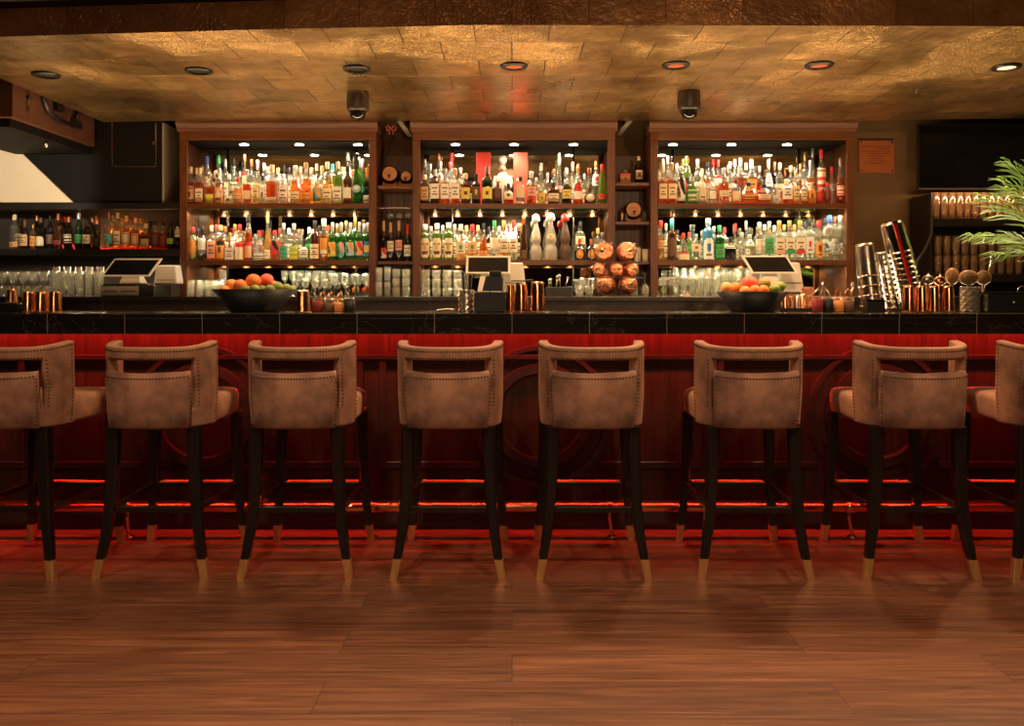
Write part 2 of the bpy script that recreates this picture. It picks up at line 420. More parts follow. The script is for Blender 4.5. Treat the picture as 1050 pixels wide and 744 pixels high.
def dup(root, loc=None, rz=None, label=None, group=None):
    r = root.copy(); C.objects.link(r)
    if loc is not None: r.location = loc
    if rz is not None: r.rotation_euler = (0, 0, rz)
    if label: r['label'] = label
    if group: r['group'] = group
    for ch in list(root.children):
        c = ch.copy(); C.objects.link(c); c.parent = r
        for g in ch.children:
            d = g.copy(); C.objects.link(d); d.parent = c
    return r

ORD = ('first second third fourth fifth sixth seventh eighth ninth tenth eleventh twelfth thirteenth fourteenth fifteenth sixteenth '
       'seventeenth eighteenth nineteenth twentieth twenty-first twenty-second twenty-third twenty-fourth twenty-fifth twenty-sixth '
       'twenty-seventh twenty-eighth twenty-ninth thirtieth').split()
# light levels
P_PUCK, P_SOFFIT, P_ROOM, P_PATCH_FILL, P_SOFFIT_FILL, P_AMB, P_FASC, P_SHELF_FILL, EXPOSURE = 4.8, 33.0, 58.0, 30.0, 11.5, .06, 45, 2.6, 1.5
ROOM = [(-2.4, 1.8, .85, 125), (-.8, 1.8, 1.1, 125), (.8, 1.8, 1.1, 125), (2.4, 1.8, .85, 125), (-1.6, .2, .5, 120), (0, .2, .5, 120), (1.6, .2, .5, 120)]
# ------------------------------------------------------------------ room shell
XL, XR = -3.9, 3.9
struct('floor', MB().box(XL, XR, -2.2, 6.2, -.08, 0), M['floor'])
struct('ceiling', MB().box(XL, XR, -2.2, 6.2, 2.475, 2.6), M['ceilblack'])
struct('wall_left', MB().box(XL - .1, XL, -2.2, 6.2, 0, 2.475), M['walldark'])
struct('wall_right', MB().box(XR, XR + .1, -2.2, 6.2, 0, 2.475), M['walldark'])
struct('wall_front', MB().box(XL, XR, -2.3, -2.2, 0, 2.475), M['walldark'])
struct('wall_back', MB().box(XL, XR, 6.1, 6.2, 0, 2.475), M['wallbrown'])
sof = [(-2.81, 3.86), (-1.11, 3.715), (-.15, 3.655), (2.27, 3.672), (XR, 3.69), (XR, 5.54), (2.35, 5.655), (-2.30, 5.66), (-2.81, 5.70)]
ZS = 2.343
mb = MB(); n = len(sof)
mb.add([(x, y, ZS) for x, y in sof] + [(x, y, 2.472) for x, y in sof],
       [tuple(range(n))[::-1], tuple(range(n, 2 * n))] + [])
for i in range(n):
    j = (i + 1) % n
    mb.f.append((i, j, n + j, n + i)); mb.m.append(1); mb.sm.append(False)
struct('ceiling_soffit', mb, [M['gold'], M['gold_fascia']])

# downlights let into the soffit
lamp_px = [47, 204, 366, 527, 693, 840, 1032]; lamp_py = [76, 72, 70, 67, 66, 66, 68]
lamp_st = ['lampoff', 'lampoff', 'lampoff', 'lampred', 'lampred', 'lampred', 'lampgold']
lamp_lb = ['unlit downlight in gold soffit, above the rust-brown duct at its end',
           'unlit downlight in gold soffit, between the duct and the first dome camera',
           'unlit downlight in gold soffit, directly over the dome camera near the barrel bay',
           'amber downlight in gold soffit, over the cabinet with the red gift boxes',
           'amber downlight in gold soffit, directly over the dome camera near the mug rack',
           'amber downlight in gold soffit, over the cabinet with the blue bottle',
           'brightly lit downlight in gold soffit, above the wall television']
LAMPS = []
for i, (px, py) in enumerate(zip(lamp_px, lamp_py)):
    d = F * (ZS - HC) / (HY - py); x = PX(px, d); LAMPS.append((x, d))
    t = thing('ceiling_downlight', lamp_lb[i], 'ceiling light', (x, d, ZS), 0, 'recessed downlights in the gold soffit')
    part('trim_ring', MB().lathe([(.046, -.012), (.068, -.012), (.072, -.006), (.072, 0), (.046, 0), (.046, -.012)], 24, caps=False), M['blackplastic'], t)
    part('lamp_lens', MB().lathe([(.0455, -.006), (.045, -.004), (.02, -.0035)], 20), M[lamp_st[i]], t)

# dome cameras under the soffit
for px, py, lb in ((367, 95, 'black dome security camera under the soffit, above the barrel bay'),
                   (706.5, 94, 'black dome security camera under the soffit, above the mug rack bay')):
    d = F * (ZS - HC) / (HY - py)
    t = thing('security_camera', lb, 'camera', (PX(px, d), d, ZS), 0, 'dome cameras under the soffit')
    part('camera_housing', MB().lathe([(.064, -.002), (.066, -.02), (.066, -.095), (.060, -.11), (.052, -.112)], 24), M['camhouse'], t)
    part('camera_dome', MB().lathe([(.050, -.112), (.047, -.135), (.034, -.155), (.012, -.164)], 20), M['blackgloss'], t)
    part('mount_plate', MB().lathe([(.05, -.004), (.05, 0)], 20), M['blackplastic'], t)

# ------------------------------------------------------------------ bulkhead and duct on the side of the cabinets
bx0, bx1, bd = XL, PX(168, 5.72), 5.72
mb = MB().box(bx0, bx1 - .012, bd, 6.09, 1.79, 2.47)
struct('wall_bulkhead', mb, M['blackpaint'])
struct('trim_1', MB().box(bx1 - .012, bx1, bd + .002, 6.09, 1.79, 2.343), M['greywall'])
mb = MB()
tri = [(PX(-95, bd), 1.792), (PX(76, bd), 1.792), (PX(-6, bd), PZ(129, bd)), (PX(-95, bd), PZ(44, bd))]  # outline of a lit patch and its shadow edge, made as a board
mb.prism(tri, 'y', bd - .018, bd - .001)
struct('wall_lit_patch', mb, M['cream'])
# access panel
t = thing('access_panel', 'black access panel with pale thin frame on the dark bulkhead', 'panel', (PX(138, bd), bd, PZ(147, bd)))
w, h = .155, .165
mb = MB()
for (a, b, c, d_) in ((-w, w, -h, -h + .008), (-w, w, h - .008, h), (-w, -w + .008, -h, h), (w - .010, w, -h, h)):
    mb.box(a, b, -.008, -.0005, c, d_)
part('panel_frame', mb, M['steel_dim'], t)
part('panel_door', MB().box(-w + .008, w - .010, -.005, -.0005, -h + .008, h - .008), M['blackpaint'], t)
part('panel_latch', MB().box(w - .026, w - .012, -.012, -.005, -.012, .012), M['steel_dim'], t)
# duct running back under the ceiling
x0 = -2.86; dn, dm, df = 4.75, 5.04, 5.69; za = HC + .357 * 2.86
t = thing('ceiling_duct', 'rust-brown metal duct with black hose, beside the end of the gold soffit', 'duct', (x0, dn, za))
part('duct_body', MB().box(-.34, 0, 0, dm - dn - .003, 0, .24), M['reddbeam'], t, bevel=.005)
part('duct_extension', MB().box(-.34, -.004, dm - dn, df - dn, 0, .24), M['reddbeam'], t, bevel=.005)
part('duct_tray', MB().box(-.55, -.03, .02, df - dn, -.05, -.001), M['blackpaint'], t)
part('black_hose', MB().tube([(.016, .26, .235), (.016, .29, .16), (.018, .34, .11), (.018, .45, .075), (.016, .56, .08)], .015, 8), M['blackplastic'], t)
part('duct_latch', MB().box(.0, .014, .13, .145, .06, .16).box(.0, .02, .13, .165, .14, .155), M['steel_dim'], t)
part('junction_box', MB().box(.0, .03, .42, .50, .135, .185), M['blackplastic'], t, bevel=.004)
part('valve', MB().box(.0, .035, .62, .70, .07, .12).tube([(.02, .66, .12), (.02, .66, .18), (.02, .76, .19)], .010, 6), M['blackplastic'], t)
part('drain_nipple', MB().tube([(-.06, .45, -.09), (-.06, .45, -.051)], .012, 8), M['steel_dim'], t)

# ------------------------------------------------------------------ the bar
YF, YA, YB = 4.12, 3.85, 4.50
ZT = 1.067
bar = thing('bar_counter', 'long walnut-fronted bar with black marble tile top and ring mouldings', 'bar counter', (0, YF, 0))
def bp(name, mb, mats, bevel=0):
    mb.v = [(x, y - YF, z) for x, y, z in mb.v]
    return part(name, mb, mats, bar, bevel=bevel)
bp('counter_top', MB().box(XL + .01, XR - .01, YA, YB, 1.046, ZT), M['counter'], bevel=.004)
bp('counter_apron', MB().box(XL + .01, XR - .01, YA + .003, YA + .033, .972, 1.0458), M['counter'], bevel=.003)
bp('bar_body', MB().box(XL + .01, XR - .01, YF, YB - .02, 0, 1.0458), M['barwood'])
bp('plinth', MB().box(XL + .01, XR - .01, YF - .035, YF - .0005, 0, .105), M['plinth'], bevel=.004)
bp('base_moulding', MB().box(XL + .01, XR - .01, YF - .045, YF - .0005, .106, .135), M['darkmould'], bevel=.004)
bp('upper_moulding', MB().box(XL + .01, XR - .01, YF - .02, YF - .0005, .832, .858), M['darkmould'], bevel=.004)
rings = [PX(p, YF) for p in (-138, 208, 554, 899, 1244)]
def ring(xc, zc, r0, r1, y0, y1, a0=0, a1=360, seg=72):
    mb = MB(); rs = []
    k = int(seg * (a1 - a0) / 360)
    full = a1 - a0 >= 360
    for i in range(k if full else k + 1):
        a = R(a0 + (a1 - a0) * i / k); c, s_ = math.cos(a), math.sin(a)
        rs.append([(xc + r0 * c, y1, zc + r0 * s_), (xc + (r0 + .006) * c, y0, zc + (r0 + .006) * s_),
                   (xc + (r1 - .006) * c, y0, zc + (r1 - .006) * s_), (xc + r1 * c, y1, zc + r1 * s_)])
    if full: rs.append(rs[0])
    return mb.loft(rs, smooth=False, close=not full)
zc = .555
for xc in rings:
    if abs(xc) > 3.3: continue
    bp('inner_ring', ring(xc, zc, .205, .262, YF - .024, YF - .0005), M['darkmould'])
    bp('outer_ring', ring(xc, zc, .318, .352, YF - .018, YF - .0005, 0, 360), M['darkmould'])
for i in range(len(rings) - 1):
    a, b = rings[i] + .30, rings[i + 1] - .30
    a, b = max(a, XL + .05), min(b, XR - .05)
    m_ = (rings[i] + rings[i + 1]) / 2
    for (p, q) in ((a, m_ - .04), (m_ + .04, b)):
        z0, z1 = .295, .785
        bp('frame_rail', MB().box(p, q, YF - .016, YF - .0005, z0, z0 + .034), M['darkmould'], bevel=.004)
        e = q if abs(q - m_) < .1 else p
        s_ = -1 if e == q else 1
        bp('frame_stile', MB().box(min(e, e + s_ * .034), max(e, e + s_ * .034), YF - .016, YF - .0005, z0 + .034, .832), M['darkmould'], bevel=.004)

# LED run tucked under the counter, in a black channel with a lip
t = thing('led_strip', 'red LED strip glowing under the edge of the black marble counter', 'LED strip', (0, YA, 1.046))
part('led_channel', MB().box(XL + .02, XR - .02, .1735, .1765, -.0285, -.0005).box(XL + .02, XR - .02, .1767, .200, -.006, -.0005), M['blackpaint'], t)
part('led_light', MB().add([(XL + .02, .186, -.0065), (XR - .02, .186, -.0065), (XR - .02, .192, -.0065), (XL + .02, .192, -.0065)], [(0, 1, 2, 3)]), M['led_red'], t)

# foot rail
YR = 3.945; ZRL = .145
t = thing('foot_rail', 'brass foot rail on posts along the base of the bar', 'foot rail', (0, YR, 0))
part('rail_tube', MB().tube([(XL + .03, 0, ZRL), (XR - .03, 0, ZRL)], .022, 16), M['railbrass'], t)
for px in (-128, 130, 380, 625, 871, 1117):
    x = PX(px, YR)
    mb = MB().tube([(x, .002, ZRL - .02), (x, .006, .09), (x + .008, 0, .04), (x + .012, -.002, .006)], [.009, .008, .008, .009], 8)
    mb.lathe([(.024, 0), (.024, .006), (.012, .012)], 12, ctr=(x + .012, -.002, 0))
    p_ = part('rail_post', mb, M['railbrass'], t)
    part('rail_collar', MB().tube([(x - .02, 0, ZRL), (x + .02, 0, ZRL)], .027, 14), M['railbrass'], p_)

# ------------------------------------------------------------------ bar stools
def shell_pt(th, z, off=0.0):
    """Point of the stool's wrap-around back: th in [-1, 1] runs along its plan curve, off moves it outwards."""
    a = th * PI / 2
    e = .72
    sx = math.copysign(abs(math.sin(a)) ** e, a); cy = max(math.cos(a), 0) ** e
    k = (z - .612)
    hw = .214 + .008 * min(1, k / .12)
    x = hw * sx; y = -.105 - .175 * cy - .085 * k * (.35 + .65 * cy)
    nx, ny = sx * .9 * abs(sx), -(.25 + cy)
    l = math.hypot(nx, ny)
    return Vector((x + off * nx / l, y + off * ny / l, z))

def arc_params(n):
    """th values evenly spaced along the curve."""
    T = [i / 400 * 2 - 1 for i in range(401)]
    P = [shell_pt(t, .75) for t in T]; L = [0]
    for i in range(400): L.append(L[-1] + (P[i + 1] - P[i]).length)
    out = []; j = 0
    for k in range(n + 1):
        s = L[-1] * k / n
        while j < 399 and L[j + 1] < s: j += 1
        u = (s - L[j]) / max(L[j + 1] - L[j], 1e-9)
        out.append(T[j] + (T[j + 1] - T[j]) * u)
    return out, L[-1]

def top_z(th): return .938 + .024 * abs(th) ** 2.2

def make_stool():
    t = thing('bar_stool', '', 'bar stool', (0, 0, 0))
    # --- wrap-around frame with a window
    TH, L = arc_params(44)
    zs = [0, .10, .235, .35, .5, .65, .77, .865, .93, 1.0]        # share of the height
    win = lambda th, f: abs(shell_pt(th, .75).x) < .172 and .235 <= f < .865
    bm = bmesh.new(); grid = []
    for th in TH:
        colv = []
        for f in zs:
            z = .612 + f * (top_z(th) - .612) if f > .87 else .612 + f / .865 * (.888 - .612)
            if f > .87: z = .888 + (f - .865) / .135 * (top_z(th) - .888)
            colv.append(bm.verts.new(shell_pt(th, z, 0)))
        grid.append(colv)
    for i in range(len(TH) - 1):
        for j in range(len(zs) - 1):
            if win((TH[i] + TH[i + 1]) / 2, (zs[j] + zs[j + 1]) / 2): continue
            f = bm.faces.new((grid[i][j], grid[i + 1][j], grid[i + 1][j + 1], grid[i][j + 1])); f.smooth = True
    bmesh.ops.recalc_face_normals(bm, faces=bm.faces)
    # make the normals point outwards (away from the sitter)
    c = sum((f.normal.y for f in bm.faces if abs(f.calc_center_median().x) < .1))
    if c > 0: bmesh.ops.reverse_faces(bm, faces=bm.faces)
    for v in [v for v in bm.verts if not v.link_faces]: bm.verts.remove(v)
    me = bpy.data.meshes.new('back_frame'); bm.to_mesh(me); bm.free(); me.materials.append(M['velvet'])
    fr = link('back_frame', me, t)
    md = fr.modifiers.new('thick', 'SOLIDIFY'); md.thickness = .042; md.offset = -1
    md = fr.modifiers.new('edge', 'BEVEL'); md.width = .009; md.segments = 3; md.limit_method = 'ANGLE'; md.angle_limit = R(50)
    # --- lower back panel, proud of the frame
    mb = MB(); rings_ = []
    nn = 14
    ths = [i / nn for i in range(-nn, nn + 1)]
    tmax = max(th for th in TH if shell_pt(th, .75).x < .168)
    def ppt(u, z, off): return shell_pt(u * tmax, z, off)
    outline = []
    ptop = lambda u: .836 + .010 * u * u
    rowz = [.612, .618, .66, .70, .74, .78, .81, .829, .836]
    outer = []
    for r_, z in enumerate(rowz):
        ins = {0: .012, 1: .004, 7: .004, 8: .012}.get(r_, 0)
        ring_ = []
        for u in ths:
            zz = z + (ptop(u) - .836) * (z - .612) / .224
            edge = .010 if abs(u) > .999 else (.003 if abs(u) > .93 else 0)
            ring_.append(ppt(u, zz, .034 - ins - edge))
        for u in reversed(ths):
            zz = z + (ptop(u) - .836) * (z - .612) / .224
            ring_.append(ppt(u, zz, -.012 + ins * .5))
        rings_.append(ring_)
    mb.loft(rings_)
    bpan = part('back_panel', mb, M['velvet'], t)
    # --- nailheads on frame and panel
    mb = MB()
    def stud(p, nrm, r=.0042):
        nrm = nrm.normalized(); u = nrm.cross(Vector((0, 0, 1))).normalized(); w = nrm.cross(u)
        vs = [p + (u * math.cos(k * PI / 3) + w * math.sin(k * PI / 3)) * r for k in range(6)] + [p + nrm * .0034]
        mb.add(vs, [(k, (k + 1) % 6, 6) for k in range(6)], 0, True)
    def fpt(th, z, off=.001):
        p = shell_pt(th, z, off); q = shell_pt(th, z, off + .02)
        return p, q - p
    TS, L = arc_params(56)
    for th in TS[1:-1]:
        stud(*fpt(th, top_z(th) - .014))
        if abs(shell_pt(th, .75).x) < .178: stud(*fpt(th, .897))
    z = .63
    while z < .93:
        for s in (-1, 1): stud(*fpt(s * .965, z))
        z += .0155
    z = .70; tw = min(th for th in TH if shell_pt(th, .75).x > .178)
    while z < .895:
        for s in (-1, 1): stud(*fpt(s * tw, z))
        z += .0155
    part('nailhead_trim', mb, M['stud'], fr); mb = MB()
    z = .63
    while z < .83:
        for s in (-1, 1):
            p = ppt(s * .95, z, .0325); q = ppt(s * .95, z, .05); stud(p, q - p)
        z += .0155
    for th in TS:
        u = th / tmax
        if abs(u) > .95: continue
        p = ppt(u, ptop(u) - .018, .035); q = ppt(u, ptop(u) - .018, .05); stud(p, q - p)
    part('nailhead_trim', mb, M['stud'], bpan)
    # --- seat
    mb = MB(); rs = []
    for (z, ins) in ((.612, .020), (.616, .008), (.63, .001), (.66, 0), (.695, .0), (.712, .006), (.722, .022), (.727, .06), (.731, .12), (.732, .17)):
        ring_ = []
        for k in range(40):
            a = 2 * PI * k / 40; c, s = math.cos(a), math.sin(a); q = (abs(c) ** 6 + abs(s) ** 6) ** (-1 / 6)
            ring_.append(((.210 - ins) * q * c, .018 + (.262 - ins) * q * s, z))
        rs.append(ring_)
    mb.loft(rs); part('seat', mb, M['velvet'], t)
    # --- legs with brass caps
    def legmesh(path, sizes, z0, z1, grow=0.0):
        rs = []
        zs_ = sorted({z0, z1} | {p[2] for p in path if z0 < p[2] < z1})
        def at(z):
            for i in range(len(path) - 1):
                if path[i][2] >= z >= path[i + 1][2]:
                    u = (path[i][2] - z) / (path[i][2] - path[i + 1][2])
                    return [path[i][k] + (path[i + 1][k] - path[i][k]) * u for k in (0, 1)] + [sizes[i] + (sizes[i + 1] - sizes[i]) * u]
            return list(path[-1][:2]) + [sizes[-1]]
        for z in zs_:
            x, y, s = at(z); s = s / 2 + grow; b = s * .72
            rs.append([(x - s, y - b, z), (x - b, y - s, z), (x + b, y - s, z), (x + s, y - b, z), (x + s, y + b, z), (x + b, y + s, z), (x - b, y + s, z), (x - s, y + b, z)])
        return MB().loft(rs, smooth=False)
    for s in (-1, 1):
        rear = [(.166 * s, -.235, .614), (.168 * s, -.232, .48), (.173 * s, -.233, .34), (.186 * s, -.242, .20), (.204 * s, -.255, .09), (.220 * s, -.268, 0)]
        front = [(.188 * s, .222, .614), (.190 * s, .222, .45), (.197 * s, .226, .26), (.210 * s, .238, .10), (.221 * s, .250, 0)]
        for path, sz in ((rear, [.050, .049, .045, .040, .034, .030]), (front, [.046, .044, .040, .034, .029])):
            lg = part('leg', legmesh(path, sz, .078, path[0][2]), M['espresso'], t)
            part('brass_cap', legmesh(path, sz, .0, .0785, .0012), M['brass'], lg)
    part('rear_stretcher', MB().box(-.172, .172, -.246, -.222, .262, .286), M['espresso'], t, bevel=.003)
    for s in (-1, 1):
        part('side_stretcher', MB().hexa([(s * .180 - .010, -.225, .262), (s * .180 + .010, -.225, .262), (s * .194 + .010, .215, .262), (s * .194 - .010, .215, .262),
                                          (s * .180 - .010, -.225, .286), (s * .180 + .010, -.225, .286), (s * .194 + .010, .215, .286), (s * .194 - .010, .215, .286)]), M['espresso'], t, bevel=.003)
    ft = part('footrest', MB().box(-.190, .190, .212, .242, .255, .283), M['espresso'], t, bevel=.003)
    part('brass_plate', MB().box(-.165, .165, .209, .245, .2832, .2880), M['platebrass'], ft)
    return t

stool_spec = [
    (-2.062, -4.4, 'taupe velvet bar stool cut off by the edge, nearest the end without the palm'),
    (-1.471, 0, 'taupe velvet bar stool in front of the cash register with the till drawer'),
    (-.882, 0, 'taupe velvet bar stool standing below the orange bowl near the garnish jars'),
    (-.257, -1, 'taupe velvet bar stool facing the bar below the marble top between jars and caddy'),
    (.335, -.5, 'taupe velvet bar stool below the copper shakers, ring moulding behind it'),
    (.998, -1.6, 'taupe velvet bar stool below the second fruit bowl, turned slightly away'),
    (1.675, -2, 'taupe velvet bar stool in front of the slanted stack of tins'),
    (2.289, -3, 'taupe velvet bar stool below the palm fronds, half out of the picture')]
st0 = make_stool()
for i, (x, a, lb) in enumerate(stool_spec):
    o = st0 if i == 0 else dup(st0)
    o.location = (x, 3.640, 0); o.rotation_euler = (0, 0, R(a)); o['label'] = lb; o['group'] = 'velvet bar stools along the bar'

# ------------------------------------------------------------------ back counter, cabinets, bays
ZC = 1.144; YC = 5.25
t = thing('back_counter', 'long dark granite back counter under the bottle cabinets', 'counter', (0, YC, 0))
part('counter_body', MB().box(XL + .01, XR - .01, .02, .84, 0, ZC - .03), M['backcounter'], t)
part('counter_slab', MB().box(XL + .01, XR - .01, 0, .84, ZC - .03, ZC), M['backcounter'], t, bevel=.003)

YK = 5.70; YM = 6.03
ZH0, ZH1 = PZ(143.2, YK), PZ(134.2, YK)
ZU, ZL = PZ(208.6, YK), PZ(266.6, YK)         # shelf tops
PUCKS = []; SHELVES = []
def cabinet(px0, px1, pucks, rods, lb):
    x0, x1 = PX(px0, YK), PX(px1, YK); pw = .052
    t = thing('bottle_cabinet', lb, 'cabinet', ((x0 + x1) / 2, YK, ZC), 0, 'lit mahogany bottle cabinets')
    ox, oz = (x0 + x1) / 2, ZC
    def cp(name, mb, mats, bevel=0, par=None):
        mb.v = [(x - ox, y - YK, z - oz) for x, y, z in mb.v]
        return part(name, mb, mats, par or t, bevel=bevel)
    sw = .014
    for s_, xe in ((1, x0), (-1, x1)):
        ps = cp('post', MB().box(min(xe, xe + s_ * pw), max(xe, xe + s_ * pw), YK, YK + .026, ZC, ZH0), M['cabwood'], .004)
        cp('side_panel', MB().box(min(xe, xe + s_ * sw), max(xe, xe + s_ * sw), YK + .0262, YM, ZC, ZH0), M['cabwood'])
    cp('header', MB().box(x0, x1, YK, YM, ZH0, ZH1), M['cabwood_h'], .003)
    mb = MB().prism([(YK - .004, ZH1 - .004), (YK - .020, ZH1 + .008), (YK - .022, ZH1 + .018), (YK - .040, ZH1 + .045), (YK - .040, ZS - .001), (YK + .15, ZS - .001), (YK + .15, ZH1)], 'x', x0 - .012, x1 + .012)
    cp('crown_moulding', mb, M['crownwood'])
    cp('inner_ceiling', MB().box(x0 + sw + .001, x1 - sw - .001, YK + .027, YM - .011, ZH0 - .006, ZH0 - .0005), M['blackpaint'])
    cp('mirror_back', MB().box(x0 + sw + .001, x1 - sw - .001, YM - .010, YM - .002, ZC + .001, ZH0 - .007), M['mirror'])
    for z in (ZU, ZL):
        sh = cp('shelf', MB().box(x0 + sw + .001, x1 - sw - .001, YK + .0265, YM - .011, z - .012, z), M['shelfglass'])
        cp('shelf_edge', MB().box(x0 + pw + .001, x1 - pw - .001, YK + .002, YK + .0262, z - .032, z + .001), M['cabwood_h'], par=sh)
    SHELVES.append((x0 + sw, x1 - sw))
    for r in rods:
        x = PX(r, 6.008)
        cp('hanging_rod', MB().tube([(x, 6.008, ZC + .001), (x, 6.008, ZH0 - .001)], .006, 8), M['steel_dim'])
    for p in pucks:
        x = PX(p, 5.80); PUCKS.append((x, 5.80, ZH0 - .018))
        pk = cp('puck_light', MB().lathe([(.034, -.010), (.036, -.004), (.036, -.0005)], 20, ctr=(x, 5.80, ZH0 - .006)), M['steel_dim'])
        cp('puck_lens', MB().lathe([(.012, -.0115), (.030, -.0105), (.030, -.0095)], 20, ctr=(x, 5.80, ZH0 - .006)), M['puck'], par=pk)
    return t
cabinet(184, 386, (250, 307, 367), (233, 365), 'mahogany lit cabinet beside the dark bulkhead, green bottles on its lower shelf')
cabinet(423, 631, (467, 527, 588), (464, 588), 'mahogany lit cabinet with red gift boxes, middle of the three')
cabinet(667, 876, (690, 750, 807), (690, 820), 'mahogany lit cabinet beside the copper plaque, blue bottle on its lower shelf')

def bay(px0, px1, shelves, lb):
    x0, x1 = PX(px0, YK) + .002, PX(px1, YK) - .002; ox = (x0 + x1) / 2
    t = thing('shelf_bay', lb, 'shelves', (ox, YK, ZC))
    hw = (x1 - x0) / 2
    part('back_board', MB().box(-hw, hw, .30, .32, .001, 2.16 - ZC), M['baywood'], t)
    for z in shelves:
        part('shelf', MB().box(-hw, hw, .03, .299, z - .022 - ZC, z - ZC), M['cabwood_h'], t, bevel=.003)
    return t
ZB1 = (PZ(190, 5.74), PZ(267.5, YK)); ZB2 = (PZ(187, 5.74), PZ(227, 5.74), PZ(267.5, YK))
bay(386, 423, ZB1, 'narrow open shelf bay holding two mini barrels and red wine bottles')
bay(631, 667, ZB2, 'narrow open shelf bay with a red-topped box and one mini barrel')

# niche with two ledges under the bulkhead
ZN = PZ(255, 5.70)
struct('wall_niche', MB().box(XL, -2.292, 5.97, 6.09, ZC, 1.745), M['walldark'])
t = part('wall_shelf', MB().box(XL + .002, -2.292, 5.70, 5.968, 1.742, 1.789), M['darkmould'], None, bevel=.003)
tag(t, 'long dark upper ledge under the black bulkhead and cream lit patch', 'shelf')
t = part('wall_shelf', MB().box(XL + .002, -2.292, 5.70, 5.968, ZN - .045, ZN), M['darkmould'], None, bevel=.003)
tag(t, 'long dark ledge carrying the row of dim liquor bottles', 'shelf')
t = thing('led_strip', 'thin red LED line glowing on the dark ledge behind the bottles', 'LED strip', (PX(118, 5.90), 5.90, ZN))
w = (PX(172, 5.90) - PX(66, 5.90)) / 2
part('led_base', MB().box(-w, w, 0, .012, .0005, .012), M['blackpaint'], t)
part('led_light', MB().box(-w, w, -.003, 0, .001, .012), M['led_red2'], t)
# ------------------------------------------------------------------ bottles
# outline: [(radius, height share)], cross-section exponent, depth share, label span (height share)
SH = {
 'std':  ([(.90, 0), (1, .012), (1, .60), (.97, .64), (.80, .69), (.50, .735), (.40, .76), (.37, .79), (.37, .87)], 2.0, 1.0, (.10, .50), 'round'),
 'sq':   ([(.92, 0), (1, .012), (1, .60), (.96, .645), (.70, .69), (.42, .725), (.38, .76), (.38, .85)], 5.0, .85, (.10, .52), 'square'),
 'wine': ([(.92, 0), (1, .01), (1, .58), (.96, .625), (.74, .68), (.46, .725), (.38, .76), (.36, .82)], 2.0, 1.0, (.12, .45), 'round-shouldered'),
 'burg': ([(.92, 0), (1, .012), (1, .36), (.93, .45), (.74, .56), (.52, .66), (.40, .74), (.36, .82)], 2.0, 1.0, (.08, .34), 'sloping'),
 'vodka': ([(.92, 0), (1, .01), (1, .68), (.96, .72), (.70, .755), (.48, .78), (.44, .80), (.44, .88)], 2.0, 1.0, (.15, .50), 'straight'),
 'bell': ([(.95, 0), (1, .02), (.97, .20), (.84, .40), (.62, .56), (.42, .66), (.30, .74), (.27, .85)], 2.4, 1.0, (.06, .34), 'bell-shaped'),
 'squat': ([(.92, 0), (1, .02), (1, .46), (.95, .53), (.66, .60), (.32, .65), (.27, .70), (.27, .78)], 4.0, .60, (.10, .42), 'squat'),
 'flat': ([(.90, 0), (1, .015), (1, .58), (.93, .66), (.60, .73), (.34, .77), (.31, .80), (.31, .86)], 4.0, .50, (.10, .50), 'flask-shaped'),
 'tear': ([(.62, 0), (.80, .015), (.98, .14), (1, .24), (.90, .36), (.62, .47), (.34, .56), (.24, .64), (.22, .80)], 2.0, .72, (.08, .30), 'bulbous'),
 'slim': ([(.92, 0), (1, .01), (1, .55), (.92, .62), (.70, .68), (.55, .73), (.52, .84)], 2.0, 1.0, (.12, .48), 'slim'),
 'long': ([(.95, 0), (1, .012), (.96, .18), (.80, .38), (.58, .58), (.42, .76), (.34, .90)], 2.0, 1.0, (.05, .22), 'tapering'),
 'cer':  ([(.92, 0), (1, .03), (1, .20), (.90, .285), (.66, .335), (.76, .37), (.86, .44), (.78, .55), (.56, .67), (.36, .75), (.33, .86)], 2.0, .85, (.44, .56), 'ceramic'),
}
LBLW = {'cream': 'cream', 'ivory': 'ivory'}
mesh_cache = {}

def prof_r(prof, f):
    for i in range(len(prof) - 1):
        if prof[i][1] <= f <= prof[i + 1][1]:
            u = (f - prof[i][1]) / max(prof[i + 1][1] - prof[i][1], 1e-6)
            return prof[i][0] + (prof[i + 1][0] - prof[i][0]) * u
    return prof[-1][0]

